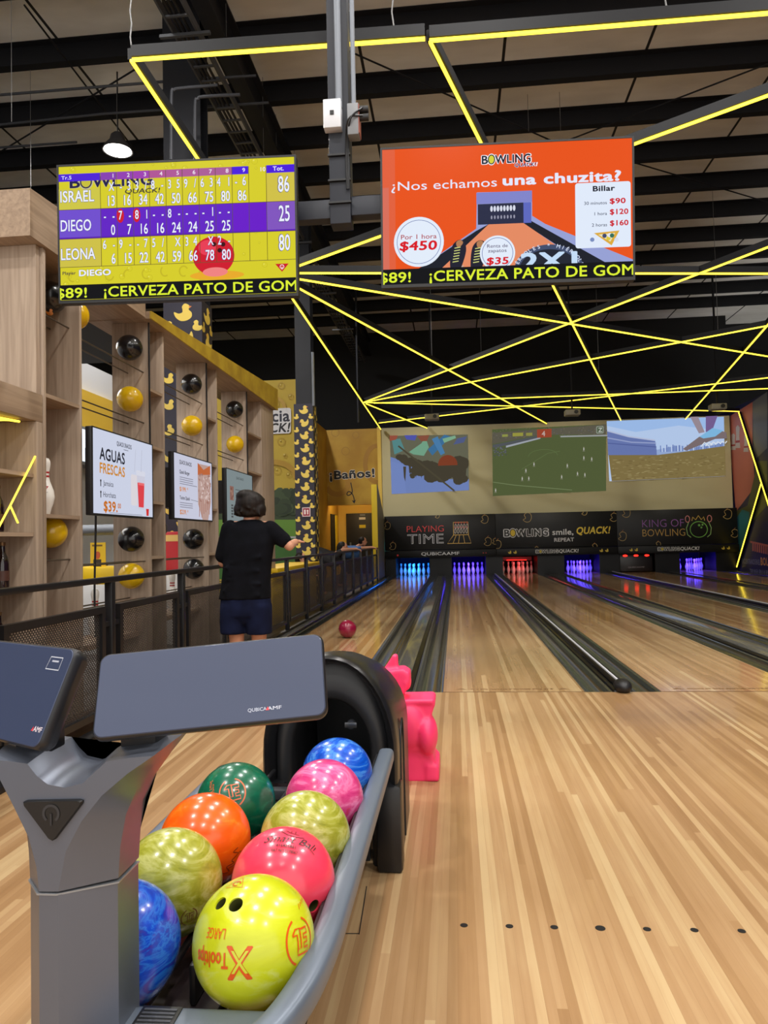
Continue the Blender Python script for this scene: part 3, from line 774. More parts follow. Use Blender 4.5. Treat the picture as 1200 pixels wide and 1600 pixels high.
def d_football(cv):
    R = random.Random(4)
    cv.rect(0, 0, 476, 270, (100, 112, 70)); cv.poly([(0, 60), (200, 30), (476, 42), (476, 0), (0, 14)], (112, 108, 92))
    for k in range(150):
        cv.ell(R.uniform(0, 476), R.uniform(4, 40), 2.5, 1.6, R.choice([(128, 122, 108), (96, 94, 90), (140, 130, 110), (110, 112, 128)]), 6)
    for k in range(60): cv.ell(R.uniform(0, 60), R.uniform(66, 110), 3, 2, R.choice([(120, 122, 140), (90, 92, 104)]), 6)
    cv.poly([(0, 78), (90, 66), (196, 44), (196, 36), (60, 58), (0, 66)], (100, 104, 110)); cv.poly([(56, 80), (200, 50), (200, 44), (56, 72)], (190, 196, 206))
    cv.poly([(283, 48), (476, 52), (476, 46), (283, 42)], (186, 190, 190))
    cv.rect(186, 12, 246, 46, (186, 84, 58)); cv.text('4', 206, 40, 20, (226, 200, 190), .03)
    cv.rect(40, 26, 64, 36, (170, 176, 90)); cv.rect(84, 22, 128, 36, (180, 178, 80)); cv.rect(140, 24, 166, 36, (170, 168, 84))
    cv.rrect(430, 10, 460, 40, 5, (176, 186, 170)); cv.rrect(433, 13, 457, 37, 4, (104, 118, 92)); cv.text('Z', 439, 34, 17, (226, 230, 220), .03)
    cv.line([(0, 216), (90, 232), (330, 262)], 2.5, (142, 158, 112)); cv.line([(120, 170), (230, 110), (280, 104)], 1.5, (120, 140, 90)); cv.ring(210, 120, 60, 26, 1.5, (116, 138, 86), 30, PI, 2*PI)
    for x, y in ((138, 176), (150, 208), (172, 152), (310, 164), (352, 198), (378, 100), (378, 136), (382, 204), (410, 142), (286, 208), (122, 208), (10, 250)):
        cv.ell(x, y-6, 2, 2.4, (200, 190, 170), 8); cv.rect(x-2, y-4, x+2.5, y+4, (222, 222, 214)); cv.line([(x-1, y+4), (x-3, y+10)], 1.5, (190, 186, 170)); cv.line([(x+1, y+4), (x+3, y+10)], 1.5, (190, 186, 170))
proj_canvas('projected_picture', (769, 671), (947, 663), (947, 767), (770, 775), d_football, .62, 476, 270, 'projected football match on a green pitch in the middle of the screen')
def d_stadium(cv):
    R = random.Random(6)
    cv.rect(0, 0, 488, 250, (182, 204, 238)); cv.poly([(0, 0), (488, 0), (488, 60), (300, 30), (120, 50), (0, 20)], (158, 190, 236))
    cv.poly([(0, 38), (80, 66), (200, 88), (208, 150), (0, 142)], (104, 120, 176)); cv.line([(0, 40), (90, 68), (200, 88)], 6, (182, 192, 220)); cv.line([(0, 70), (100, 92), (204, 100)], 5, (150, 162, 204)); cv.line([(0, 92), (205, 116)], 4, (84, 98, 156))
    cv.poly([(205, 128), (300, 112), (360, 126), (488, 110), (488, 140), (205, 150)], (150, 172, 214))
    for k in range(40): cv.rect(220+k*6.5, 122-R.uniform(0, 14), 224+k*6.5, 138, R.choice([(110, 132, 190), (190, 206, 236), (92, 112, 176)]))
    cv.poly([(0, 142), (208, 150), (330, 140), (488, 124), (488, 250), (10, 258)], (128, 112, 70))
    for k in range(170): cv.ell(R.uniform(10, 480), R.uniform(156, 246), R.uniform(4, 12), 2, R.choice([(140, 124, 82), (116, 100, 62), (150, 136, 92)]), 7)
    cv.poly([(340, 0), (372, 0), (398, 66), (374, 70)], (154, 140, 150)); cv.poly([(404, 0), (452, 0), (430, 58), (402, 66)], (118, 96, 146))
    cv.poly([(372, 86), (430, 52), (486, 70), (488, 96), (440, 96), (320, 140), (306, 132)], (124, 110, 112)); cv.poly([(376, 84), (430, 50), (474, 62), (440, 86), (392, 92)], (128, 186, 226))
    for k in range(6): cv.line([(380+k*20, 126-k*2), (396+k*18, 108), (412+k*16, 124-k*3)], 4, (224, 232, 240))
proj_canvas('projected_picture', (948, 658), (1131, 651), (1133, 744), (952, 752), d_stadium, .92, 488, 250, 'projected stadium picture with hands over dry ground, right on the screen')

# right wall with big mural
RWX = 8.66
rw = struct(MB().box(RWX, RWX+.15, -2, 26, -.1, 5.02).build('wall_right', pmat('mural_navy', (40, 38, 78), .5)))
def rp(x, y):
    p = at(x, y, X=RWX); return (p.y, p.z)
mu = thing('side_mural', (RWX, 21.5, 0), 'dark blue and salmon mural with white pins on the right side wall', 'mural')
cv = Canvas(100, 100)
def rpoly(pts, col): cv.poly([rp(*q) for q in pts], col)
rpoly([(1141, 650), (1176, 628), (1176, 700), (1180, 760), (1150, 800), (1143, 720)], (206, 118, 102))
rpoly([(1176, 628), (1199, 612), (1199, 700), (1178, 720)], (118, 120, 126))
rpoly([(1147, 800), (1168, 790), (1185, 720), (1199, 720), (1199, 790), (1172, 820), (1160, 868), (1151, 868)], (96, 102, 58))
rpoly([(1152, 808), (1160, 796), (1171, 800), (1170, 830), (1154, 866), (1151, 840)], (62, 136, 142))
for (x, y, h) in ((1153, 700, 36), (1146, 703, 26), (1166, 706, 28)):
    rpoly([(x-3, y-h*.9), (x, y-h), (x+3, y-h*.9), (x+2.4, y-h*.5), (x+4, y), (x-4, y), (x-2.4, y-h*.5)], (206, 190, 182)); rpoly([(x-3, y-h*.32), (x+3, y-h*.34), (x+3.2, y-h*.24), (x-3.2, y-h*.22)], (170, 60, 56))
for k in range(9):
    x = 1176+k*3.4; rpoly([(x, 848+k*.6), (x+2.2, 848+k*.6), (x+2.2, 861+k*.8), (x, 861+k*.8)], (186, 104, 100))
rpoly([(1173, 845), (1205, 852), (1205, 855), (1173, 848)], (186, 104, 100))
cv.build('picture', mu, lambda u, v, l: V((RWX-.003-.0006*l, u, v)))
cv = Canvas(180, 60)
cv.text('ENCUENTRANOS EN EL', 4, 22, 12, (150, 150, 176), .0, maxw=84); cv.text('BOLICHE', 92, 22, 17, (214, 150, 80), .04, maxw=70); cv.text('TRIUNFA EN LA PISTA', 40, 44, 11, (150, 150, 176), 0, maxw=96)
ya, za = rp(1158, 866); yb, zb = rp(1199, 872)
cv.build('lettering', mu, plane_map((RWX-.004, ya, za), (0, (yb-ya)*1.5, 0), (0, 0, -.75), 180, 60, (-1, 0, 0), .0006, .002))
# ================================================================== LED FRAME
LZ = 4.75
LEDS = [
 ((205, 95), (595, 671), 'long yellow light bar running straight back along the left side'),
 ((207, 94), (664, 61), 'yellow light bar across the front left, hung on a chain'),
 ((671, 64), (1290, 14), 'yellow light bar across the front right at the top of the picture'),
 ((672, 66), (970, 657), 'yellow light bar running back behind the orange screen to the screen top'),
 ((1290, 117), (436, 427), 'yellow light bar slanting behind the orange screen to upper right'),
 ((434, 427), (1290, 428), 'yellow light bar running level behind the bottom of the orange screen'),
 ((446, 433), (1290, 572), 'yellow light bar dropping gently rightward from below the score screen'),
 ((458, 446), (854, 662), 'yellow light bar dropping steeply from the score screen to the football picture'),
 ((568, 629), (1290, 352), 'steepest of the yellow light bars fanning right from the left bar end'),
 ((568, 629), (1290, 492), 'second steepest yellow light bar fanning right from the left bar end'),
 ((568, 629), (1155, 643), 'flat yellow light bar along the top edge of the screen'),
 ((572, 631), (667, 669), 'short yellow light bar dropping to the top of the cartoon picture'),
 ((592, 661), (1290, 580), 'yellow light bar rising rightward from the cartoon picture corner'),
 ((584, 630), (1290, 604), 'nearly level yellow light bar passing above the projectors'),
 ((1290, 405), (1071, 655), 'yellow light bar at far right descending to the stadium picture'),
]
LEDH = pmat('led_housing', (17, 18, 22), .55, spec=.3)
for i, (a, b, lab) in enumerate(LEDS):
    p, q = at(*a, Z=LZ), at(*b, Z=LZ)
    # bars leaving the picture on the right run on to the right wall
    if b[0] == 1290 and q.x > p.x: q = p+(q-p)*((8.5-p.x)/(q.x-p.x))
    if a[0] == 1290 and p.x > q.x: p = q+(p-q)*((8.5-q.x)/(p.x-q.x))
    if q.y < 1 or p.y < 1: 
        if q.y < 1: q = p+(q-p)*((1-p.y)/(q.y-p.y))
        else: p = q+(p-q)*((1-q.y)/(p.y-q.y))
    if q.y > 23.7: q = p+(q-p)*((23.7-p.y)/(q.y-p.y))
    if p.y > 23.7: p = q+(p-q)*((23.7-q.y)/(p.y-q.y))
    t_ = thing('light_bar', (p+q)/2, lab, 'light bar', 'yellow light bars')
    up = V((0, 0, .055))
    MB().bar(p+up, q+up, .055, .085).build('housing', LEDH, t_, 0)
    MB().bar(p+V((0, 0, .002)), q+V((0, 0, .002)), .022, .02).build('led_strip', LED, t_, 0)
for j, (a, b, lab) in enumerate([((1154, 644), (1208, 812), 'yellow light bar slanting down the right wall from the screen corner'), ((1189, 756), (1151, 886), 'yellow light bar slanting down the right wall to the lane end')]):
    p, q = at(*a, X=RWX-.09), at(*b, X=RWX-.09)
    if p.y > 23.7: p.y = 23.7
    t_ = thing('light_bar', (p+q)/2, lab, 'light bar', 'yellow light bars')
    MB().bar(p+V((.04, 0, 0)), q+V((.04, 0, 0)), .05, .06, (1, 0, 0)).build('housing', LEDH, t_, 0)
    MB().bar(p, q, .03, .02, (1, 0, 0)).build('led_strip', LED, t_, 0)
WIRE = pmat('wire_grey', (120, 120, 120), .5, .5)
for (x, y0, lab) in ((205, 88, 'twisted grey chain holding the front left corner of the yellow bars'), (614, 50, 'short grey chain holding the front bar above the orange screen'), (1040, 20, 'short grey chain holding the front bar at upper right')):
    p = at(x, y0, Z=LZ+.1)
    m = MB(); n = 0
    z = LZ+.1
    while z < RZ-.15:
        m.tube([(p.x, p.y, z), (p.x+.006*(-1)**n, p.y, z+.05), (p.x, p.y, z+.1)], .006, 6); z += .1; n += 1
    tag(m.build('hanging_chain', WIRE), lab, 'chain')
for k, (x, yb, Y, lab) in enumerate([(18, 190, 8, 'first thin vertical wire from the left edge'), (48, 300, 10, 'second thin vertical wire from the left edge'), (183, 218, 10.58, 'thin wire holding the round lamp'), (354, 80, 9, 'thin vertical wire just left of the cable ladder crossing'), (412, 240, 11, 'thin vertical wire right of the cable ladder'), (432, 240, 12, 'thin vertical wire above the right end of the score screen'), (460, 250, 13, 'thin vertical wire just left of the screen pole'), (826, 205, 12, 'left one of two thin wires above the orange screen'), (876, 205, 12, 'right one of two thin wires above the orange screen'), (560, 660, 20, 'tall grey conduit behind the fan of light bars'), (675, 560, 16, 'thin wire below the orange screen left corner'), (752, 560, 19, 'thin wire above the football picture left side'), (936, 590, 18, 'thin wire above the stadium picture'), (1122, 520, 16, 'thin wire at far right between the light bars')]):
    p = at(x, yb, Y=Y); r_ = .03 if x == 560 else .004
    tag(MB().tube([p, (p.x, p.y, RZ-.02)], r_, 6).build('hanging_wire', WIRE if x != 560 else STEELB), lab, 'wire')
for k, (a, b, lab) in enumerate([((500, 60), (930, 250), 'dark diagonal brace rod behind the orange screen top left'), ((1220, 92), (880, 222), 'dark diagonal brace rod rising right above the orange screen'), ((960, 245), (1220, 322), 'dark diagonal brace rod right of the orange screen'), ((225, 100), (-40, 262), 'dark diagonal brace rod at upper left rising right'), ((38, 8), (215, 240), 'dark diagonal brace rod at upper left falling right')]):
    tag(MB().tube([at(*a, Z=8.1), at(*b, Z=8.1)], .013, 8).build('brace_rod', STEEL), lab, 'brace rod', 'roof brace rods')
PIPE = pmat('grey_conduit', (58, 60, 66), .6, .2)
for k, (pts, lab) in enumerate([([(-20, 150), (250, 128), (400, 118)], 'upper grey conduit crossing the upper left roof'), ([(-20, 197), (160, 178), (420, 160)], 'lower grey conduit crossing the upper left roof'), ([(-20, 232), (120, 222)], 'grey conduit left of the round lamp')]):
    tag(MB().tube([at(x, y, Z=7.4) for x, y in pts], .018, 8).build('conduit', PIPE), lab, 'pipe')
for k, (pts, lab) in enumerate([([(268, 250), (268, 150), (272, 141), (282, 138), (340, 133)], 'bent conduit in front of the big column, taller one'), ([(305, 260), (305, 165), (309, 155), (318, 151), (375, 148)], 'bent conduit in front of the big column, shorter one')]):
    tag(MB().tube(catmull([tuple(at(x, y, D=9.0)) for x, y in pts], 4), .02, 8).build('conduit', PIPE), lab, 'pipe')

# projectors under the bars
for (x, y, lab) in ((675, 652, 'grey projector hanging left above the cartoon picture'), (894, 645, 'grey projector hanging above the football picture'), (1121, 636, 'pale projector hanging at right above the stadium picture')):
    p = at(x, y, Y=19.5)
    t_ = thing('projector', p, lab, 'projector', 'projectors')
    MB().box(p.x-.19, p.x+.19, p.y-.15, p.y+.15, p.z-.08, p.z+.07, .02).build('body', pmat('projector_grey', (140, 138, 130), .5), t_)
    m = MB(); m.tube([(p.x+.08, p.y-.15, p.z), (p.x+.08, p.y-.18, p.z)], .05, 14); m.build('lens', BLACK, t_)
    MB().box(p.x-.02, p.x+.02, p.y-.02, p.y+.02, p.z+.0701, RZ-.05).build('mount_pole', STEEL, t_)
    ld = bpy.data.lights.new('projector_beam', 'SPOT'); ld.energy = 130; ld.spot_size = 1.0; ld.spot_blend = .5; ld.color = (1, .95, .78); ld.shadow_soft_size = .05
    lo = bpy.data.objects.new('projector_beam', ld); COL.objects.link(lo); lo.location = (p.x+.08, p.y+.2, p.z-.02); lo.rotation_euler = (V((p.x*1.1, 23.7, 3.3))-lo.location).to_track_quat('-Z', 'Y').to_euler()

# ------------------------------------------------------------------ high bay lamps
def lamp(x, y, z, power, lab, col=(1, .975, .94)):
    t_ = thing('high_bay_lamp', (x, y, z), lab, 'lamp', 'high bay lamps')
    m = MB(); m.lathe([(.06, .28), (.10, .24), (.12, .16), (.20, .06), (.23, .0), (.215, .0), (.19, .05)], (x, y, z), 24, False); m.build('reflector', pmat('lamp_housing', (60, 60, 64), .5), t_)
    m = MB(); m.lathe([(.001, .012), (.2, .012), (.2, .004), (.001, .004)], (x, y, z), 24, False); m.build('lamp_face', pmat('lamp_face', (250, 250, 250), .5, emit=(255, 250, 240), es=12), t_)
    m = MB(); m.tube([(x, y, z+.28), (x, y, RZ-.01)], .012, 6); m.build('hanger', STEEL, t_)
    ld = bpy.data.lights.new('lamp_light', 'AREA'); ld.shape = 'DISK'; ld.size = .4; ld.energy = power; ld.color = col
    lo = bpy.data.objects.new('lamp_light', ld); COL.objects.link(lo); lo.parent = t_; lo.location = (0, 0, -.02)
q = at(184, 236, Z=7.2)
lamp(q.x, q.y, 7.2, 260, 'bright round lamp hanging at upper left above the score screen')
LAMPN = 0
for x in (-3.4, .3, 4.2):
    for y in (-2.6, .6, 3.9):
        LAMPN += 1
        lamp(x, y, 7.3, 112, 'round high bay lamp over the approach, %s row from the entrance, %s' % (['first', 'second', 'third'][(-2.6, .6, 3.9).index(y)], {-3.4: 'left', .3: 'middle', 4.2: 'right'}[x]))
for x, n_ in ((-3.2, 'left'), (.6, 'middle'), (4.6, 'right')): lamp(x, 6.6, 7.3, 105, 'unseen round lamp added past the foul line to brighten the lanes, ' + n_ + ' one')  # row added out of view to brighten the lanes
lamp(-5.0, 18.6, 7.85, 330, 'unseen round lamp added behind the score screen to brighten the far left walls')  # added lamp, hidden by the television, lifts the dark far left corner
def area(name, loc, tgt, size, power, col, sy=None):
    ld = bpy.data.lights.new(name, 'AREA'); ld.energy = power; ld.color = col; ld.size = size
    if sy: ld.shape = 'RECTANGLE'; ld.size_y = sy
    o = bpy.data.objects.new(name, ld); COL.objects.link(o); o.location = loc
    o.rotation_euler = (V(tgt)-V(loc)).to_track_quat('-Z', 'Y').to_euler(); return o
# coloured tubes of the pin decks, hidden behind the masking panels
area('pin_light', (LC[0], 23.62, .56), (LC[0], 24.4, .15), .9, 38, (.0, .17, 1), .1)
area('pin_light', (LC[1], 23.62, .56), (LC[1], 24.4, .15), .9, 42, (.05, .018, 1), .1)
area('pin_light', (LC[2], 23.75, .56), (LC[2], 24.3, .1), .12, 4, (1, .02, .03), .1)
area('pin_light', (LC[3], 23.62, .56), (LC[3], 24.4, .15), .9, 42, (.05, .018, 1), .1)
area('pin_light', (LC[5], 23.62, .56), (LC[5], 24.4, .15), .9, 42, (.05, .018, 1), .1)

# ================================================================== SCREENS OVER THE LANES
def quad_frame(tl, tr, br, bl, dl, dr):
    a, b, c, d = at(*tl, D=dl), at(*tr, D=dr), at(*br, D=dr), at(*bl, D=dl)
    o = (a+b+c+d)/4; ux = ((b-a)+(c-d)).normalized(); w = ((b-a).length+(c-d).length)/2; h = ((d-a).length+(c-b).length)/2
    dn = ((d-a)+(c-b)); dn = (dn-ux*dn.dot(ux)).normalized()
    return o, ux, dn, w, h
def screen(name, fr, cv, lab, cat, group, es, t=.06, bz=.012, em=BLACK):
    o, ux, dn, w, h = fr; nr = ux.cross(-dn)*-1
    if nr.dot(CAM-o) < 0: nr = -nr
    T = Matrix.Identity(4)
    for i, c in enumerate((ux, -dn, nr)):
        for k in range(3): T[k][i] = c[k]
    T.translation = o
    t_ = thing(name, o, lab, cat, group)
    MB().box(-w/2, w/2, -h/2, h/2, -t, -.002, .006, M=T).build('casing', em, t_)
    b = MB()
    for q in ((-w/2, w/2, h/2-bz, h/2), (-w/2, w/2, -h/2, -h/2+bz*1.6), (-w/2, -w/2+bz, -h/2+bz*1.6, h/2-bz), (w/2-bz, w/2, -h/2+bz*1.6, h/2-bz)): b.box(q[0], q[1], q[2], q[3], -.0019, .004, M=T)
    b.build('bezel', em, t_)
    W_, H_ = w-2*bz, h-2.6*bz
    f = plane_map(T @ V((-W_/2, h/2-bz, 0)), ux*W_, dn*H_, cv.w, cv.h, nr, .00003, .0)
    cv.build('display', t_, f, 'emit', es)
    return t_, T, w, h

# --- score screen
cv = Canvas(1137, 643)
YB = (214, 205, 40)
cv.rect(0, 0, 1137, 643, YB)
R = random.Random(9)
for k in range(46):
    x, y, r_ = R.uniform(10, 1120), R.choice([R.uniform(5, 60), R.uniform(80, 560), R.uniform(490, 570)]), R.uniform(4, 15)
    cv.ring(x, y, r_, r_, 2, (196, 186, 34), 14); cv.ell(x-r_*.3, y-r_*.3, r_*.3, r_*.3, (230, 222, 90), 8)
for k in range(8): cv.ring(60+k*90, 530+R.uniform(-14, 18), 20, 24, 7, (196, 184, 36), 16, R.uniform(0, 3), R.uniform(4, 6))
# ball and its drawn orange ground shadow
cv.ell(760, 548, 130, 22, (232, 170, 40)); cv.ell(745, 455, 100, 92, (206, 22, 44), 40); cv.ell(715, 415, 42, 36, (232, 60, 84)); cv.ell(752, 532, 60, 22, (240, 130, 130))
for x, y in ((748, 400), (792, 402), (775, 430)): cv.ell(x, y, 11, 11, (60, 10, 18), 14)
cv.ell(960, 250, 20, 18, (226, 214, 60))
cv.rect(0, 210, 1137, 350, (98, 34, 196)); cv.rect(0, 210, 203, 350, (112, 78, 206)); cv.rect(838, 210, 1003, 350, (104, 24, 200)); cv.rect(1003, 210, 1137, 350, (128, 84, 190)); cv.rect(0, 342, 1137, 350, (88, 26, 176))
cv.rect(0, 110, 203, 209, (206, 198, 70)); cv.rect(0, 351, 203, 484, (206, 192, 70)); cv.rect(1003, 74, 1137, 209, (208, 192, 70))
logo(cv, 56, 104, 52, 400, (34, 30, 74), (200, 190, 60), edge=(196, 190, 150), ow=.02)
cv.text('QUACK!', 322, 142, 22, (70, 64, 52), .03, sx=1.4, shear=.2)
cv.rect(0, 37, 203, 73, (76, 34, 214))
for k in range(8): cv.rect(205+k*79.4, 36, 283+k*79.4, 73, (182-k*2, 78+k*2, 150) if k > 2 else (134+k*12, 64, 178))
cv.rect(841, 36, 918, 73, (72, 24, 220)); cv.rect(1005, 36, 1137, 73, (72, 24, 220))
WH = (236, 240, 255); OUTL = (70, 66, 130)
for k in range(11): cv.rect(202+k*79.6+(4 if k == 10 else 0), 37, 204.5+k*79.6+(4 if k == 10 else 0), 484, (92, 76, 30) if 1 else 0)
for y in (209, 350, 485): cv.rect(0, y-1, 1137, y+1.5, (96, 80, 50))
cv.text('Tr.5', 14, 63, 17, (220, 224, 255), .02, sx=1.2)
for k in range(10): cv.text(str(k+1), 268+k*79.4-(0 if k < 9 else -18), 63, 19, (240, 232, 246), .015, 'R', sx=1.1)
cv.text('Tot.', 1036, 63, 20, (232, 232, 255), .025, sx=1.05)
def dig(s, x, y, h=38, al='R', col=WH, sx=.62): cv.text(s, x, y, h*1.16, col, .016, al, sx=sx, outline=OUTL, ow=.03)
rows = [('ISRAEL', 170, ['X', '-3', '3/', '8-', '35', '9/', '63', '41', '-6', ''], [13, 16, 34, 42, 50, 66, 75, 80, 86], '86'),
        ('DIEGO', 310, ['--', '7-', '81', '--', '8-', '--', '-1', '--', '', ''], [0, 7, 16, 16, 24, 24, 25, 25], '25'),
        ('LEONA', 448, ['6-', '9-', '-7', '5/', ' X', '34', ' X', '2-', '', ''], [6, 15, 22, 42, 59, 66, 78, 80], '80')]
for r_, (nm, yb, fr_, cum, tot) in enumerate(rows):
    cv.text(nm, 8, yb+2, 54, WH, .018, maxw={'ISRAEL': 164, 'DIEGO': 148, 'LEONA': 166}[nm], outline=OUTL, ow=.03)
    for k, s in enumerate(fr_):
        for j, chh in enumerate(s[-2:] if len(s) > 1 else ' '+s):
            if chh == ' ': continue
            x = 203+k*79.4+(26 if j == 0 else 68)
            if r_ == 1 and chh in '78' and k in (1, 2) and j == 0: cv.ell(x-9, yb-62, 18, 34, (206, 24, 44), 24)
            dig(chh, x, yb-44, 36)
    for k, s in enumerate(cum): dig(str(s), 203+k*79.4+70, yb+28, 42)
    dig(tot, 1112, yb-6, 64, sx=.52)
cv.text('Player', 14, 522, 15, (90, 80, 60), .03, sx=1.2); cv.text('DIEGO', 96, 530, 28, WH, .04, maxw=152, outline=OUTL, ow=.03)
cv.poly([(1040, 506), (1104, 506), (1072, 544)], (204, 24, 40)); cv.ring(1072, 520, 9, 9, 3, (245, 240, 240), 18); cv.line([(1072, 520), (1072, 534)], 3, (245, 240, 240))
def ticker(cv, y0, y1, W):
    cv.rect(0, y0, W, y1, (8, 10, 16)); h = (y1-y0)
    cv.text('$89!', -18, y0+h*.86, h*.66, (222, 240, 50), .02, maxw=148, clip=(0, W)); cv.text('¡CERVEZA PATO DE GOMA', W*.19, y0+h*.86, h*.68, (222, 240, 50), .02, maxw=W*.865, clip=(0, W))
ticker(cv, 572, 643, 1137)
SG, ST, sw_, sh_ = screen('wall_screen', quad_frame((88, 258), (463, 242), (466, 462), (93, 475), 4.5, 4.42), cv, 'large hanging television showing the yellow and purple bowling score table', 'television', 'hanging televisions', 1.0)

# --- orange price screen
cv = Canvas(1158, 640); ORG = (232, 82, 22)
cv.rect(0, 0, 1158, 640, ORG)
cv.rect(0, 0, 60, 640, (226, 96, 60)); cv.rect(0, 180, 30, 640, (216, 110, 90))
# lane graphic
cv.poly([(445, 220), (700, 225), (700, 340), (760, 380), (1158, 560), (1158, 640), (60, 640), (440, 390)], (150, 160, 212))
cv.poly([(690, 360), (1060, 585), (960, 585), (640, 360)], (24, 28, 40)); cv.poly([(440, 400), (500, 370), (260, 585), (140, 585)], (24, 28, 40))
cv.poly([(500, 370), (650, 365), (950, 585), (260, 585)], (228, 138, 98))
cv.rect(442, 222, 700, 275, (128, 132, 202)); cv.rect(448, 276, 694, 372, (40, 44, 70)); cv.rect(660, 276, 696, 372, (92, 104, 190))
for k in range(8): cv.ell(512+k*15, 300, 6, 14, (216, 220, 235), 12); cv.ell(512+k*15, 340, 4, 9, (150, 150, 170), 10)
logo(cv, 470, 88, 38, 224, (18, 24, 44), (214, 210, 60), edge=(240, 240, 246), ow=.07)
cv.text('QUACK!', 620, 108, 16, (72, 34, 90), .03, sx=1.1, shear=.2, outline=(240, 235, 245), ow=.06)
PK = (228, 232, 250)
cv.text('¿Nos echamos', 42, 196, 42, PK, .004, maxw=496); cv.text('una chuzita?', 568, 192, 46, PK, .045, maxw=536)
# price card
cv.rrect(898, 198, 1150, 500, 12, (224, 234, 250))
cv.text('Billar', 980, 238, 24, (22, 24, 40), .04, maxw=98)
for y, a, p_ in ((300, '30 minutos', '$90'), (350, '1 hora', '$120'), (402, '2 horas', '$160')):
    cv.text(a, 1042, y, 15, (30, 40, 74), .004, 'R', sx=1.08); cv.text(p_, 1056, y-2, 24, (206, 22, 40), .035, maxw=70 if p_ == '$90' else 82)
cv.poly([(982, 432), (1098, 424), (1062, 492)], (220, 170, 60)); cv.poly([(1002, 440), (1078, 434), (1056, 474)], (230, 226, 190))
for x, y, c in ((1030, 446, (60, 70, 110)), (1048, 458, (220, 200, 60)), (1054, 444, (230, 230, 240)), (1064, 446, (50, 110, 90)), (974, 462, (120, 140, 190)), (1084, 466, (214, 222, 238))): cv.ell(x, y, 10, 10, c, 16)
def badge(x, y, r_):
    cv.ell(x, y, r_, r_, (226, 236, 250), 44); cv.ring(x, y, r_*.87, r_*.87, 2.5, (96, 112, 170), 44)
badge(170, 442, 118)
cv.text('Por 1 hora', 86, 428, 22, (176, 60, 70), .01, maxw=168); cv.text('$450', 80, 480, 42, (216, 20, 34), .035, maxw=172, shear=.1)
# pair of dark bowling shoes
for dx, dy in ((0, 0), (96, 6)):
    cv.poly([tuple(p)[:2] for p in catmull([(x+dx, y+dy, 0) for x, y in ((326, 470), (356, 440), (384, 450), (392, 492), (372, 560), (352, 590), (322, 584), (316, 540))], 4, True)], (30, 30, 48))
    cv.poly([tuple(p)[:2] for p in catmull([(x+dx, y+dy, 0) for x, y in ((346, 450), (364, 440), (378, 452), (366, 470), (350, 472))], 3, True)], (176, 124, 84))
    for k in range(6): cv.line([(338+dx-k*2, 478+dy+k*13), (366+dx-k*2, 474+dy+k*13)], 4, (214, 220, 130))
    cv.line([(318+dx, 580+dy), (350+dx, 594+dy), (378+dx, 560+dy)], 5, (190, 180, 170))
# white shoes and dark trousers seen on the lane picture are left as plain shapes
badge(538, 508, 82)
cv.text('Renta de', 490, 482, 16, (84, 72, 110), .006, maxw=96); cv.text('zapatos', 494, 504, 16, (84, 72, 110), .006, maxw=86); cv.text('$35', 488, 560, 32, (214, 24, 36), .035, maxw=98, shear=.1)
cv.ell(774, 600, 160, 122, (30, 34, 48), 44)
cv.ring(774, 600, 150, 112, 22, (64, 76, 108), 44, PI, 2*PI)
ws = 'MIÉRCOLES * MIÉRCOLES'
for k, chh in enumerate(ws):
    a = PI+.08+(PI-.16)*k/(len(ws)-1)
    if chh != ' ': cv.text(chh, 774+146*math.cos(a), 600+110*math.sin(a), 17, (214, 224, 246), .02, 'C', rot=a+PI/2)
cv.text('2X1', 650, 590, 76, (196, 220, 246), .045, maxw=250)
ticker(cv, 568, 640, 1158)
OG, OT, ow_, oh_ = screen('wall_screen', quad_frame((593, 232), (990, 212), (993, 438), (597, 450), 4.5, 4.38), cv, 'large hanging television showing the orange price advertisement', 'television', 'hanging televisions', 1.0)

# --- pole and crossbar carrying them
POL = pmat('pole_navy', (30, 34, 46), .5)
pt = at(537, 355, D=4.62); PX, PY, PZ = pt.x, pt.y, pt.z
pole = thing('ceiling_pole', (PX, PY, PZ), 'dark blue square ceiling pole with conduits between the two televisions', 'pole')
MB().box(PX-.075, PX+.055, PY-.06, PY+.06, PZ, RZ-.01, .004).build('square_tube', POL, pole)
ca = at(470, 331, D=4.62)
MB().box(PX-.42, PX-.0751, PY-.045, PY+.045, ca.z-.06, ca.z+.06, .004).build('crossbar', POL, pole)
MB().box(PX+.0551, PX+.42, PY-.045, PY+.045, ca.z-.05, ca.z+.07, .004).build('crossbar', POL, pole)
p1 = at(527, 160, D=4.5)
MB().tube([(p1.x+.0, PY-.085, p1.z), (p1.x+.0, PY-.085, RZ-.02)], .022, 12).build('conduit', CHROME, pole)
p2_ = at(551, 165, D=4.5)
MB().tube([(PX+.09, PY-.085, p2_.z), (PX+.09, PY-.085, RZ-.02)], .015, 12).build('conduit', CHROME, pole)
bx = MB().box(PX-.095, PX+.015, PY-.13, PY-.061, at(527, 196, D=4.5).z, at(527, 150, D=4.5).z, .005).build('white_box', pmat('white_box', (214, 216, 222), .4), pole)
zc = at(527, 176, D=4.5).z; xc = PX-.04
MB().box(xc-.012, xc+.012, PY-.137, PY-.1301, zc-.0, zc+.025).build('black_socket', BLACK, bx)
gb = MB().box(PX+.057, PX+.125, PY-.15, PY-.062, at(555, 212, D=4.5).z, at(555, 162, D=4.5).z, .004).build('grey_box', pmat('grey_box', (126, 128, 132), .5), pole)
MB().box(PX+.1251, PX+.13, PY-.15, PY-.062, at(555, 210, D=4.5).z, at(555, 164, D=4.5).z).build('red_side', pmat('brick_red', (140, 70, 56), .5), gb)
pg = MB()
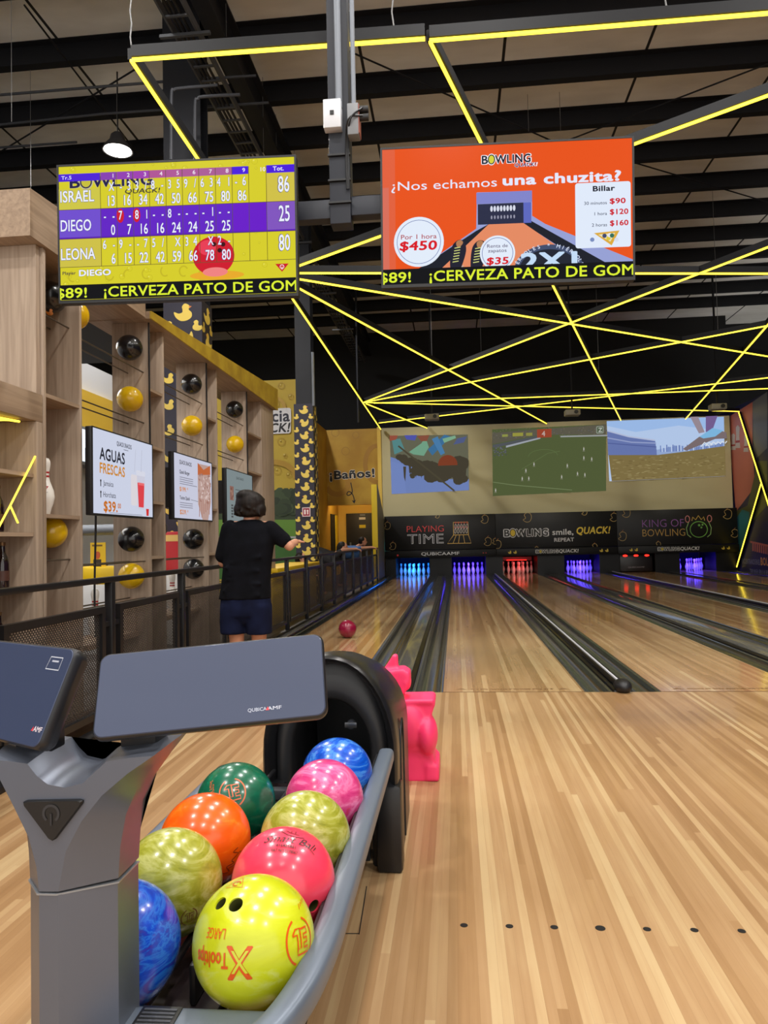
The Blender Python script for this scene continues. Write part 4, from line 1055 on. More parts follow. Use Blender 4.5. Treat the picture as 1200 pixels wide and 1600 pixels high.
for dz in (-.0, -.05): pg.tube([(PX+.131, PY-.12, p1.z-.04+dz), (PX+.185, PY-.12, p1.z-.04+dz)], .022, 12)
pg.build('plug', BLACK, gb)
cbl = MB()
for dz, dx in ((0, .0), (-.05, .012)): cbl.tube(catmull([(PX+.15, PY-.14, p1.z-.04+dz), (PX+.08-dx, PY-.17, p1.z-.12), (PX+.05-dx, PY-.09, p1.z-.24), (PX+.05-dx, PY-.08, ca.z+.1)], 6), .006, 6)
cbl.build('power_cable', BLACK, pole)
for z in (PZ+.12, PZ+.26, PZ+.42): MB().box(PX-.08, PX+.06, PY-.0815, PY-.0605, z, z+.012).build('cable_tie', BLACK, pole)
for T, w_, lab in ((ST, sw_, 0), (OT, ow_, 1)): pass

# ================================================================== WOODEN SNACK BAR WALL (left)
FX, BX, SZT = -2.6, -2.93, 3.1
PT = .03
def tower(y0, y1, shelves, lab, near_full=True, bot=0.0):
    t_ = thing('shelf_tower', ((FX+BX)/2, (y0+y1)/2, 0), lab, 'shelf', 'shelf towers')
    MB().box(BX, FX, y0, y0+PT, bot, SZT-.001, .002).build('side_panel', OAK, t_)
    MB().box(BX, FX, y1-PT, y1, bot, SZT-.001, .002).build('side_panel', OAK, t_)
    MB().box(BX, BX+.015, y0+PT, y1-PT, bot, SZT-.001).build('back_panel', OAK, t_)
    for z in shelves: MB().box(BX+.0151, FX-.004, y0+PT+.0005, y1-PT-.0005, z-.025, z).build('shelf_board', OAKH, t_)
    return t_
tower(4.45, 4.94, [.5, 1.38, 2.16], 'oak shelf tower holding a pin and two balls, nearest of the row')
tower(6.09, 6.43, [1.07, 1.55, 2.03, 2.53], 'oak shelf tower between the first and second menu screens')
tower(7.57, 7.93, [1.07, 1.55, 2.03, 2.53], 'oak shelf tower between the second and third menu screens')
tower(9.09, 9.84, [1.07, 1.55, 2.1, 2.6], 'oak shelf tower right of the third menu screen')
tag(MB().box(BX, FX, 9.845, 10.48, 0, SZT-.001, .002).build('end_pier', OAK), 'plain oak pier closing the far end of the snack bar wall', 'pillar')
# top beam with gold painted front
bm_ = thing('top_beam', (-2.75, 7.4, SZT), 'long top beam with gold front over the shelf towers', 'beam')
gz0, gz1 = 3.14, at(429, 606, X=-2.55).z
MB().hexa([(-3.1, 6.0, SZT), (-2.55, 6.0, SZT), (-2.55, 10.5, SZT), (-3.1, 10.5, SZT), (-3.1, 6.0, 3.17), (-2.55, 6.0, 3.165), (-2.55, 10.5, gz1), (-3.1, 10.5, gz1)]).build('soffit_box', OAKH, bm_, 0)
MB().hexa([(-2.549, 6.0, SZT), (-2.535, 6.0, SZT), (-2.535, 10.52, SZT), (-2.549, 10.52, SZT), (-2.549, 6.0, 3.165), (-2.535, 6.0, 3.165), (-2.535, 10.52, gz1), (-2.549, 10.52, gz1)]).build('gold_front', noisy('gold_wood', (186, 156, 44), (160, 128, 36), 5, .5), bm_, 0)
c0 = at(47, 368, X=-2.577); c0.z = 3.102; hz = at(45, 292, X=-2.577).z
tag(MB().hexa([(-4.6, c0.y, c0.z), (-2.577, c0.y, c0.z), (-2.577, 5.98, c0.z), (-4.6, 5.98, c0.z), (-4.6, c0.y, hz), (-2.577, c0.y, hz), (-2.577, 5.98, hz+.13), (-4.6, 5.98, hz+.13)]).build('corner_bulkhead', OAKH, smooth=0), 'big oak bulkhead box over the near end of the snack bar', 'beam')
# near unit: tall side panel and open cabinet with drinks
tag(MB().box(-4.6, -2.62, 4.40, 4.445, 2.14, c0.z-.001, .002).build('tall_panel', OAK, smooth=0), 'wide oak panel under the bulkhead at the left edge', 'panel')
nc = thing('drink_cabinet', (-2.8, 3.2, 0), 'oak open drink cabinet with dark bottles at the left edge', 'cabinet')
MB().box(-3.1, -2.6, 1.8, 4.44, 1.96, 2.138, .003).build('header', OAKH, nc)
MB().box(-3.1, -2.6, 4.37, 4.44, 0, 1.959, .003).build('end_post', OAK, nc)
MB().box(-3.1, -3.08, 1.8, 4.369, 0, 1.959).build('back_panel', OAK, nc)
MB().box(-3.1, -2.6, 1.8, 1.86, 0, 1.959, .003).build('end_post', OAK, nc)
for z in (.5, .92, 1.26, 1.63): MB().box(-3.079, -2.62, 1.861, 4.369, z-.025, z).build('shelf_board', OAKH, nc)
nl = MB(); nl.tube([(-2.95, 2.2, 1.945), (-2.70, 4.1, 1.945), (-2.66, 4.28, 1.945), (-2.75, 4.2, 1.945), (-3.0, 3.5, 1.945)], .007, 8)
nl.build('glow_line', LED, nc)
nl = MB(); P_ = [at(x, y, X=-2.61) for x, y in ((55, 713), (16, 790), (-14, 846))]; nl.tube(P_, .0055, 8); nl.tube([P_[1], at(28, 817, X=-2.61)], .0055, 8); nl.build('glow_line', LED, nc)  # V of glowing tubes added for a yellow reflection on the cabinet front
# bottles
def bottle(loc, lab):
    t_ = thing('bottle', loc, lab, 'bottle', 'dark bottles in the drink cabinet'); m = MB()
    m.lathe([(.001, 0), (.036, .002), (.038, .02), (.038, .15), (.03, .19), (.016, .22), (.014, .27), (.016, .275), (.001, .277)], loc, 20); m.build('glass_body', pmat('dark_glass', (26, 12, 14), .08, 0, .5), t_)
    m = MB(); m.lathe([(.0385, .05), (.0387, .05), (.0387, .11), (.0385, .11)], loc, 20, False); m.build('label', pmat('label_dark', (70, 40, 30), .5), t_)
    m = MB(); m.lathe([(.0165, .262), (.0175, .262), (.0175, .282), (.001, .284)], loc, 14, False); m.build('cap', pmat('bottle_cap', (120, 90, 60), .4, .6), t_)
pb = at(4, 905, X=-2.72); bottle((-2.72, pb.y, .92), 'dark bottle on the lower shelf just above the handrail')
pb = at(-4, 820, X=-2.72); bottle((-2.72, pb.y, 1.26), 'dark bottle on the upper shelf at the left edge')
pb = at(-2, 990, X=-2.75); bottle((-2.75, pb.y, .5), 'dark bottle on the bottom shelf at the left edge behind the mesh')

# rods across the open bays
RODM = pmat('rod_steel', (96, 86, 74), .4, .6)
BAYS = [(4.94, 6.09), (6.43, 7.57), (7.93, 9.09)]
BAYN = ['first open bay', 'second open bay', 'third open bay']
for bi, (y0, y1) in enumerate(BAYS):
    for z, zn in ((2.66, 'top'), (2.22, 'upper'), (1.03, 'lower'), (.72, 'bottom')):
        m = MB()
        for dx in (-.07, .07): m.tube([(-2.72+dx, y0-.002, z), (-2.72+dx, y1+.04, z)], .006, 8)
        tag(m.build('ball_rods', RODM), 'pair of thin steel ball rods, %s level in the %s' % (zn, BAYN[bi]), 'rods', 'ball rods')
# display balls
YBALL = ball_mat('ball_yellow', [(0.3, (214, 170, 10)), (0.7, (232, 190, 20))], 3, 1, .3)
KBALL = ball_mat('ball_black', [(0.3, (14, 14, 16)), (0.7, (24, 24, 28))], 3, 1, .3)
mm = MB(); mm.ell((0, 0, 0), .108, 36, 24); ball_me = mm.mesh('display_ball')
yb0 = None
def dball(c, black, lab):
    me = ball_me.copy(); o = link('display_ball', me, KBALL if black else YBALL, None, 180); o.location = V(c); OFF[o.name] = V(c)
    tag(o, lab, 'ball', 'display balls on the shelves'); return o
RH = .0824   # ball centre over rods 0.14 apart
for bi in range(3):
    y1 = BAYS[bi][1]; yy = y1-.112
    n_ = ['first', 'second', 'third'][bi]
    if bi >= 0: dball((-2.72, yy, 2.66+RH), True, 'glossy black display ball on the top rods above the %s menu screen' % n_)
    dball((-2.72, yy, 2.22+RH), False, 'glossy yellow display ball on the upper rods above the %s menu screen' % n_)
    if bi < 2:
        dball((-2.72, yy, 1.03+RH), True, 'glossy black display ball on the rods below the %s menu screen' % n_)
        dball((-2.72, yy, .72+RH), bi == 1, 'glossy %s display ball on the lowest rods below the %s menu screen' % ('black' if bi == 1 else 'yellow', n_))
pb = at(133, 522, X=-2.72); dball((-2.72, 5.055, 2.66+RH), False, 'yellow display ball half hidden at the near end of the top rods')
pb = at(86, 492, X=-2.75)
tr_ = MB()
for dx in (-.07, .07): tr_.tube([(-2.75+dx, 4.48, pb.z-RH), (-2.75+dx, 4.91, pb.z-RH)], .006, 8)
tag(tr_.build('ball_rods', RODM), 'pair of thin steel ball rods in the nearest tower top', 'rods', 'ball rods')
kb_ = dball((-2.75, min(max(pb.y, 4.6), 4.8), pb.z), True, 'glossy black display ball with a small orange duck mark in the nearest tower top')
pb = at(88, 856, X=-2.75)
tr_ = MB()
for dx in (-.07, .07): tr_.tube([(-2.75+dx, 4.48, pb.z-RH), (-2.75+dx, 4.91, pb.z-RH)], .006, 8)
tag(tr_.build('ball_rods', RODM), 'pair of thin steel ball rods low in the nearest tower', 'rods', 'ball rods')
dball((-2.75, min(max(pb.y, 4.6), 4.79), pb.z), False, 'big glossy yellow display ball low in the nearest tower')
dball((-2.78, 9.35, 2.6+.1085), True, 'small far black display ball in the last tower top')
def on_ball(o, c, R_, tgt, up, cv, k, name='mark', eps=.0007):
    """wrap a canvas (k metres per unit, centred) on a ball, centred on the point facing tgt"""
    c = V(c); n = (V(tgt)-c).normalized(); rt = V(up).cross(n).normalized(); u = n.cross(rt)
    def f(a, b, l):
        du, dv = (a-cv.w/2)*k/R_, -(b-cv.h/2)*k/R_
        ang = math.hypot(du, dv)
        d = (n*math.cos(ang)+(rt*du+u*dv)*(math.sin(ang)/ang if ang > 1e-6 else 1)).normalized()
        return c+d*(R_+eps+.0002*l)
    return cv.build(name, o, f, 'diffuse', 1, sub=.007/k, rough=.3)
cv = Canvas(60, 60); duck(cv, 30, 30, 50, (200, 120, 40), 1)
on_ball(kb_, kb_.location, .108, at(74, 488, D=4.6), (0, 0, 1), cv, .001, 'duck_mark')
# display pins
def dpin(loc, lab):
    t_ = thing('display_pin', loc, lab, 'pin', 'display pins'); m = MB(); m.lathe(PINP, loc, 24); m.build('body', pmat('pin_plain', (226, 222, 214), .25, 0, .4), t_)
    m = MB()
    for z, r_ in ((.25, .0238), (.276, .0236)): m.lathe([(r_+.0004, z), (r_+.0012, z+.003), (r_+.0014, z+.009), (r_+.0012, z+.012)], loc, 24, False)
    m.build('red_stripe', pmat('pin_red', (170, 24, 34), .3), t_); return t_
pn = dpin((-2.70, 4.64, 1.38), 'white display pin with red stripes standing in the nearest tower')
cv = Canvas(40, 50); cv.poly([(2, 4), (38, 4), (20, 30)], (176, 30, 40)); cv.ring(20, 13, 6, 6, 2, (235, 225, 225), 14); cv.text('Qubica', 20, 42, 6, (60, 50, 50), .02, 'C')
n_ = (V((0, 0, 1.5))-V((-2.7, 4.64, 1.5))); n_.z = 0; n_.normalize(); rt = V((0, 0, 1)).cross(n_)
cv.build('emblem', pn, lambda a, b, l: (lambda h, z: V((-2.70, 4.64, 0))+n_*math.sqrt(max(.05**2-h*h, 0))*1.0+rt*h+n_*(.0065+.0003*l)+V((0, 0, z)))((a-20)*.0011, 1.38+.17-(b-20)*.0011), 'diffuse', 1, sub=8)
dpin((-2.9, 5.7, .44), 'white display pin behind the railing post below the first menu screen')
dpin((-2.85, 7.2, .5), 'white display pin behind the railing below the second menu screen')
for (x, y, z, lab) in ((-2.9, 5.7, .44, 'low oak ledge under the pin in the first bay'), (-2.85, 7.2, .5, 'low oak ledge under the pin in the second bay')):
    tag(MB().box(-3.02, -2.70, y-.5, y+(.389 if y < 6 else .369), z-.04, z-.0005, .003).build('ledge', OAKH), lab, 'shelf')

# menu screens in the bays
def menu(y0, y1, z0, z1, cv, lab, es=1.0):
    o = V((-2.52, (y0+y1)/2, (z0+z1)/2))
    r_ = screen('menu_screen', (o, V((0, 1, 0)), V((0, 0, -1)), y1-y0, z1-z0), cv, lab, 'menu screen', 'menu screens', es, .05, .009)
    b = MB(); b.box(-2.70, -2.571, y0+.25, y1-.25, z0+.12, z1-.12); b.build('wall_bracket', BLACK, r_[0]); return r_
cv = Canvas(250, 148); BGM = (206, 212, 232)
cv.rect(0, 0, 250, 148, BGM)
cv.text('QUACK SNACKS', 92, 20, 8, (52, 50, 64), .03, maxw=62); cv.rect(120, 24, 140, 25, (70, 66, 80))
cv.text('AGUAS', 26, 52, 21, (34, 34, 44), .03, maxw=98); cv.text('FRESCAS', 26, 76, 18, (206, 136, 40), .03, maxw=98)
for y, s in ((98, 'Jamaica'), (118, 'Horchata')): cv.text(s, 38, y, 9.5, (66, 68, 80), .006, sx=.95); cv.ell(29, y-8, 2.4, 2.4, (30, 30, 36)); cv.rect(27.6, y-6, 30.4, y+2, (30, 30, 36))
cv.text('$39.', 40, 143, 18, (200, 110, 24), .035, maxw=52); cv.text('00', 94, 136, 9, (200, 110, 24), .03)
cv.rrect(150, 68, 178, 128, 5, (222, 216, 222)); cv.poly([(176, 66), (214, 66), (208, 134), (182, 134)], (206, 206, 222)); cv.poly([(179, 82), (211, 82), (207, 130), (184, 130)], (222, 66, 74)); cv.rrect(174, 58, 216, 68, 4, (216, 218, 232)); cv.line([(196, 60), (200, 16)], 2, (184, 188, 206)); cv.line([(166, 62), (172, 18)], 2, (190, 194, 210))
for k in range(6): cv.ell(186+k*4.4, 84, 3, 3, (236, 110, 112), 8)
cv.poly([(218, 132), (232, 132), (230, 146), (220, 146)], (210, 50, 50)); cv.rect(60, 145, 200, 146, (130, 134, 150))
menu(4.92, 5.96, 1.385, 2.013, cv, 'menu screen for drinks priced thirty nine, nearest of three', .95)
cv = Canvas(250, 148); cv.rect(0, 0, 250, 148, (206, 208, 228))
cv.text('QUACK SNACKS', 34, 22, 9, (60, 56, 66), .03, maxw=76)
cv.text('Quack Burger', 34, 44, 8, (40, 38, 46), .03, maxw=62)
for y in (52, 57, 62, 67): cv.rect(34, y, 34+(84 if y < 67 else 110), y+1.6, (130, 130, 146))
cv.text('$199.', 34, 85, 10, (214, 128, 34), .03, maxw=40); cv.text('00', 78, 80, 5, (214, 128, 34), .02)
cv.text('Tocino Quack', 34, 104, 8, (40, 38, 46), .03, maxw=62); cv.line([(102, 102), (150, 104)], 1.2, (120, 120, 130))
for y in (111, 116, 121): cv.rect(34, y, 34+80, y+1.6, (130, 130, 146))
cv.text('$239.', 34, 138, 10, (214, 128, 34), .03, maxw=40); cv.text('00', 78, 133, 5, (214, 128, 34), .02)
R = random.Random(8)
cv.poly([(150, 10), (236, 8), (242, 100), (220, 148), (180, 148), (150, 110)], (190, 158, 150)); cv.poly([(150, 8), (190, 22), (240, 6), (240, 30), (150, 38)], (196, 104, 60))
for k in range(90): cv.ell(R.uniform(154, 238), R.uniform(34, 104), R.uniform(2, 6), R.uniform(2, 5), R.choice([(206, 180, 172), (160, 120, 112), (222, 200, 196), (176, 138, 130)]), 7)
for k in range(6): cv.line([(160+k*14, 96), (158+k*14+R.uniform(-3, 3), 120+R.uniform(0, 26))], 4, (168, 112, 96))
menu(6.42, 7.48, 1.395, 2.013, cv, 'menu screen with a big burger picture, middle of three', .9)
cv = Canvas(250, 148); cv.rect(0, 0, 250, 148, (142, 156, 160)); cv.text('QUACK SNACKS', 90, 22, 7, (70, 76, 80), .02, maxw=70)
cv.rect(30, 46, 64, 86, (156, 110, 100)); 
for k in range(8): cv.ell(34+R.uniform(0, 26), 50+R.uniform(0, 32), 5, 4, R.choice([(176, 136, 120), (130, 84, 74)]), 8)
for y in (52, 62, 68, 74): cv.rect(80, y, 140, y+2.4, (96, 104, 108))
for y in (98, 106, 114, 122, 130): cv.rect(40, y, 58, y+5, (80, 84, 88))
cv.rect(170, 60, 200, 70, (170, 100, 90))
menu(7.96, 9.025, 1.395, 2.013, cv, 'pale menu screen behind the boy, farthest of three', .7)
hc = MB(); hc.tube(catmull([(-2.62, 5.17, 1.42), (-2.64, 5.2, 1.2), (-2.66, 5.22, .8), (-2.64, 5.2, .5)], 5), .008, 8)
tag(hc.build('power_cable', BLACK), 'black cable hanging below the first menu screen', 'cable')
for y, n_ in ((6.085, 'second'), (7.565, 'third'), (9.085, 'fourth')):
    tag(MB().tube([(-2.593, y, 2.0), (-2.593, y-.005, SZT-.01)], .008, 6).build('power_cable', BLACK), 'black cable running up the front edge of the %s tower' % n_, 'cable', 'cables above the menu screens')

# kitchen glimpsed through the bays
kw = struct(MB().box(-6.2, -6.0, 2.5, MY-.05, 0, 4.2).build('wall_left', pmat('kitchen_wall', (206, 208, 214), .6)))
tag(MB().box(-5.99, -5.9, 2.6, 15.6, 3.1, 3.7).build('wall_band', pmat('band_yellow', (216, 176, 52), .6)), 'yellow band high on the kitchen wall behind the shelves', 'wall panel')
tag(MB().box(-5.0, -4.4, 4.0, 9.0, .0, .95, .01).build('kitchen_counter', pmat('counter_dark', (70, 44, 40), .5)), 'dark kitchen counter behind the shelf towers', 'counter')
lbx = thing('lit_menu_board', (-5.6, 8.5, 1.9), 'bright white lit board glimpsed behind the first bay', 'light box')
MB().box(-5.999, -5.75, 9.6, 14.5, 2.45, 3.05).build('box', pmat('board_frame', (120, 124, 130), .5), lbx)
MB().box(-5.749, -5.735, 9.65, 14.45, 2.5, 3.0).build('lit_face', pmat('board_lit', (230, 236, 240), .5, emit=(214, 228, 246), es=.9), lbx)
fr = thing('red_fridge', (-3.8, 9.7, 0), 'red drinks fridge with white swoosh behind the second bay', 'fridge')
MB().box(-4.15, -3.3, 8.9, 9.1, 0, 1.33, .01).build('body', pmat('fridge_red', (190, 22, 34), .35), fr)
cv = Canvas(85, 133); cv.line([tuple(p)[:2] for p in catmull([(80, 20, 0), (70, 60, 0), (74, 90, 0), (60, 120, 0)], 6)], 4, (230, 220, 220)); cv.rect(8, 4, 76, 12, (230, 190, 110))
cv.build('decoration', fr, plane_map((-4.15, 8.9, 1.33), (.85, 0, 0), (0, 0, -1.33), 85, 133, (0, -1, 0), .0006, .002))
tag(MB().box(-4.2, -3.2, 8.4, 8.5, .0, .82, .005).build('white_panel', WHITE), 'white lower panel in front of the red fridge', 'panel')
yp = thing('yellow_poster', (-4.1, 7.78, .9), 'yellow poster glimpsed below the first menu screen', 'poster')
a_, b_ = at(141, 848, Y=7.78), at(165, 887, Y=7.78)
MB().box(a_.x, b_.x, 7.78, 7.79, b_.z, a_.z).build('sheet', pmat('poster_yellow', (226, 186, 30), .5), yp)
cv = Canvas(50, 60); cv.rect(6, 5, 40, 9, (120, 90, 30)); cv.rect(10, 40, 36, 60, (50, 40, 30)); cv.rect(16, 24, 32, 30, (30, 26, 24)); cv.ell(24, 30, 9, 9, (196, 90, 40)); 
cv.build('print', yp, plane_map((a_.x, 7.78, a_.z), (b_.x-a_.x, 0, 0), (0, 0, b_.z-a_.z), 50, 60, (0, -1, 0), .0005, .001))
a_, b_ = at(132, 886, Y=7.7), at(184, 905, Y=7.7)
tag(MB().box(a_.x-.2, b_.x, 7.7, 8.1, .75, a_.z, .03).build('yellow_machine', pmat('machine_yellow', (236, 196, 20), .4)), 'rounded yellow machine on the counter below the first menu screen', 'machine')
tag(MB().box(a_.x-.6, b_.x+.1, 7.65, 8.3, 0, .7495, .005).build('side_counter', WHITE), 'white side counter under the yellow machine', 'counter')
tag(MB().tube([(-4.6, 7.9, 1.35), (-3.2, 7.9, 1.35)], .06, 12).build('duct', CHROME), 'silver round duct glimpsed below the first menu screen', 'pipe')
tag(MB().box(-6, -3.3, 2.5, 8.6, 3.42, 3.47).build('kitchen_canopy', pmat('canopy_dark', (30, 28, 28), .7)), 'dark canopy panel over the kitchen behind the shelf wall', 'panel')
area('kitchen_light', (-4.8, 6.0, 3.38), (-4.8, 6.0, 0), 2.0, 130, (1, .97, .92), 4)

# ------------------------------------------------------------------ railing
PB = pmat('rail_black', (20, 20, 23), .42)
MESHM = pmat('mesh_panel', (52, 48, 46), .6); MESHM.use_nodes = True
t = NT(MESHM); pos = t.n('ShaderNodeNewGeometry').outputs['Position']; sp = t.n('ShaderNodeSeparateXYZ'); t.l(pos, sp.inputs[0])
ff = t.math('FRACT', t.math('MULTIPLY', t.math('ADD', sp.outputs[1], t.math('MULTIPLY', t.math('FLOOR', t.math('DIVIDE', sp.outputs[2], .012)), .0125)), 40.0))
gg = t.math('FRACT', t.math('DIVIDE', sp.outputs[2], .012))
hole = t.math('MULTIPLY', t.math('LESS_THAN', t.math('ABSOLUTE', t.math('SUBTRACT', ff, .5)), .36), t.math('LESS_THAN', t.math('ABSOLUTE', t.math('SUBTRACT', gg, .5)), .34))
t.l(t.math('SUBTRACT', 1.0, hole), t.b.inputs['Alpha'])
RXL = -2.2
posts = [3.28, 4.52, 5.75, 6.98, 8.22, 9.46, 10.72, 11.95, 13.2, 14.45, 15.7, 17.0, 18.2, 19.4, 20.6]
hr = tag(MB().box(RXL-.025, RXL+.025, 1.5, 20.7, .935, .97, .004).build('handrail', PB), 'long black handrail running back along the left lane', 'handrail')
for i, y in enumerate(posts):
    tag(MB().box(RXL-.025, RXL+.025, y-.025, y+.025, .035, .9345, .003).build('railing_post', PB), 'black square railing post, %s counting back from the camera' % (ORD[i] if i < 12 else ['thirteenth', 'fourteenth', 'fifteenth'][i-12]), 'post', 'railing posts')
ends = [2.1]+posts
for i in range(len(ends)-1):
    y0, y1 = ends[i]+.1, ends[i+1]-.1
    t_ = thing('mesh_panel', (RXL, (y0+y1)/2, .1), 'black framed mesh railing panel, %s counting back from the camera' % (ORD[i] if i < 12 else ['thirteenth', 'fourteenth', 'fifteenth'][i-12]), 'panel', 'mesh railing panels')
    b = MB()
    b.box(RXL-.02, RXL+.02, y0, y1, .75, .79); b.box(RXL-.02, RXL+.02, y0, y1, .12, .16)
    b.box(RXL-.02, RXL+.02, y0, y0+.045, .16, .75); b.box(RXL-.02, RXL+.02, y1-.045, y1, .16, .75)
    b.build('frame', PB, t_, 0)
    MB().box(RXL-.0015, RXL+.0015, y0+.045, y1-.045, .16, .75).build('mesh', MESHM, t_, 0)
    b = MB()
    for ya, yb_ in ((y0-.075, y0), (y1, y1+.075)):
        for z in (.22, .66): b.box(RXL-.012, RXL+.012, ya, yb_, z, z+.03)
    b.build('bracket', PB, t_, 0)
tag(MB().box(RXL-.06, RXL+.03, 1.5, 20.7, 0.031 if 0 else .0, .034, .004).build('kick_rail', PB), 'black base rail under the railing posts', 'rail')
# yellow bench behind the railing
yb_ = thing('yellow_bench', (-2.8, 11.6, 0), 'yellow bench top and panels behind the railing by the duck column', 'bench')
MB().box(-3.1, -2.5, 10.2, 13.5, .74, .8, .01).build('top', pmat('bench_yellow', (226, 184, 20), .45), yb_)
MB().box(-2.62, -2.58, 10.2, 13.5, .0, .739, .004).build('front', MATS['bench_yellow'], yb_)
# ================================================================== BALL RETURN
HX, HW = -.467, .245
HOOD = noisy('hood_plastic', (30, 31, 34), (22, 23, 26), 3, .3)
def arch(y, s, ztop=.755, z0=0.0, n=20, hw=HW, zs=.40):
    """open-bottomed arch outline: straight legs to zs, then a half ellipse"""
    w = hw*s; zt = zs+(ztop-zs)*(.35+.65*s) if s > .8 else zs+(ztop-zs)*(s*1.0)-.02
    p = [V((HX+w, y, z0)), V((HX+w, y, zs*.5)), V((HX+w, y, zs*.9))]
    for k in range(n+1):
        a = PI*k/n; p.append(V((HX+w*math.cos(a), y, zs+(zt-zs)*math.sin(a))))
    return p+[V((HX-w, y, zs*.9)), V((HX-w, y, zs*.5)), V((HX-w, y, z0))]
hood = thing('ball_return_hood', (HX, 2.95, 0), 'black arched ball return hood at the far end of the ball rack', 'ball return')
m = MB(); m.rings([arch(2.70, .82), arch(2.665, .845), arch(2.64, .88), arch(2.622, .92), arch(2.615, .955), arch(2.625, .985), arch(2.66, 1.0), arch(2.75, 1.0, .752), arch(3.0, 1.0, .715), arch(3.2, .99, .672), arch(3.30, .94, .63), arch(3.335, .85, .58), arch(3.335, .3, .4)], False, False)
m.build('shell', HOOD, hood, 60)
m = MB(); m.rings([arch(2.68, .84), arch(2.662, .80), arch(2.656, .70), arch(2.66, .62), arch(2.675, .585), arch(2.74, .57), arch(3.1, .55), arch(3.1, .05)], False, False)
m.box(HX-.13, HX+.13, 3.08, 3.099, 0, .6); m.box(HX-.13, HX+.13, 2.70, 2.72, 0, .29)
m.build('bezel', pmat('bezel_plastic', (30, 31, 34), .45), hood, 50)
for s in (-1, 1): MB().box(HX+s*(HW*.86)-.045, HX+s*(HW*.86)+.045, 2.60, 2.70, 0, .30, .012).build('foot', HOOD, hood)
m = MB(); p = at(549, 1131, Y=2.66); m.tube([(p.x, 2.645, p.z), (p.x, 2.667, p.z)], .016, 14); m.box(p.x-.022, p.x+.022, 2.640, 2.6449, p.z-.01, p.z+.01, .003)
m.build('latch', pmat('latch_metal', (90, 92, 96), .3, .8), hood)
m = MB(); m.tube(catmull([(HX+HW+.001, 2.72, .02), (HX+HW+.001, 2.74, .38), (HX+HW+.001, 2.80, .47), (HX+HW+.001, 2.87, .43), (HX+HW+.001, 2.89, .02)], 6), .004, 6)
m.build('side_groove', BLACK, hood)

rack = thing('ball_rack', (-.5, 1.9, 0), 'grey framed ball rack holding two rows of coloured bowling balls', 'ball rack')
RR, RL = -.252, -.752
path = catmull([(RR, 2.52, .43), (RR, 2.1, .43), (RR, 1.75, .43), (RR, 1.5, .43), (RR-.003, 1.34, .428), (RR-.02, 1.21, .42), (RR-.06, 1.12, .405), (RR-.14, 1.055, .385), (-.53, 1.035, .37)], 8)
path2 = [V(p) for p in ((RL+.02, 1.42, .43), (RL, 1.5, .43), (RL, 1.9, .43), (RL, 2.3, .43))]
def sect_tube(path, sec):
    P = [V(p) for p in path]; rs = []
    for i in range(len(P)):
        t_ = (P[min(i+1, len(P)-1)]-P[max(i-1, 0)]); t_.z = 0; t_.normalize(); sd = V((t_.y, -t_.x, 0))
        rs.append([P[i]+sd*a+V((0, 0, b)) for a, b in sec])
    return rs
sec = [(.026*math.copysign(abs(math.cos(a))**.6, math.cos(a)), .026*math.copysign(abs(math.sin(a))**.6, math.sin(a))) for a in [2*PI*k/20 for k in range(20)]]
m = MB(); m.rings(sect_tube(path, sec)); m.build('outer_rail', RACKG, rack, 50)
m = MB(); m.rings(sect_tube(path2, sec)); m.build('outer_rail', RACKG, rack, 50)
m = MB(); m.ell((RL, 2.3, .43), (.03, .05, .03)); m.ell((RR, 2.52, .43), (.024, .012, .024)); m.build('rail_end', BLACK, rack)
# black liner inside the rail
sec2 = [(.0, .0), (.006, .0), (.03, -.10), (.022, -.10)]
ins = [V((p.x-.032 if p.y > 1.25 else p.x-.022, p.y+(.022 if p.y < 1.25 else 0), p.z-.005)) for p in path]
m = MB(); m.rings(sect_tube(ins, [(-.004, .012), (.002, .012), (.002, -.10), (-.004, -.10)])); m.build('liner', BLACK, rack, 50)
TRAYM = pmat('tray_dark', (40, 32, 34), .25)
MB().box(-.715, -.29, 1.27, 2.60, .295, .31, .004).build('tray', TRAYM, rack)
XR, XL, BR_ = -.378, -.618, .108
for x in (XR, XL):
    for s in (-1, 1):
        MB().tube([(x+s*.05, 1.26, .345), (x+s*.05, 2.62, .345)], .008, 10).build('guide_rail', BLACK, rack)
MB().box(-.512, -.498, 1.35, 2.6, .3101, .385, .006).build('centre_ridge', BLACK, rack)
ped = MB(); ped.box(-.66, -.38, 1.55, 2.45, 0.0, .294, .02); ped.build('pedestal', BLACK, rack)
MB().box(-.80, -.5, 2.42, 2.46, .31, .345, .006).build('cross_strut', pmat('strut_grey', (62, 64, 68), .4, .4), rack)
con = MB(); con.hexa([(-.63, 1.212, .30), (-.33, 1.212, .30), (-.36, 1.25, .30), (-.60, 1.25, .30), (-.60, 1.15, .385), (-.36, 1.15, .385), (-.37, 1.225, .352), (-.59, 1.225, .352)])
con = MB(); con.prism([(1.08, .30), (1.08, .388), (1.13, .405), (1.192, .405), (1.213, .394), (1.213, .30)], lambda u, v, w: V((w, u, v)), -.545, -.30)
cv_ = con.build('console', RACKG, rack, 50)
vm = MB(); P0, P1 = at(216, 1585, Z=.406), at(280, 1585, Z=.406)
vm.box(P0.x, P1.x, 1.140, 1.196, .4045, .4072, .0012); vmo = vm.build('vent', BLACK, cv_)
sl = MB()
for k in range(5): sl.box(P0.x+.006, P1.x-.006, 1.145+k*.0095, 1.149+k*.0095, .4073, .4088)
sl.build('vent_slats', pmat('slat_grey', (70, 72, 76), .4), vmo)

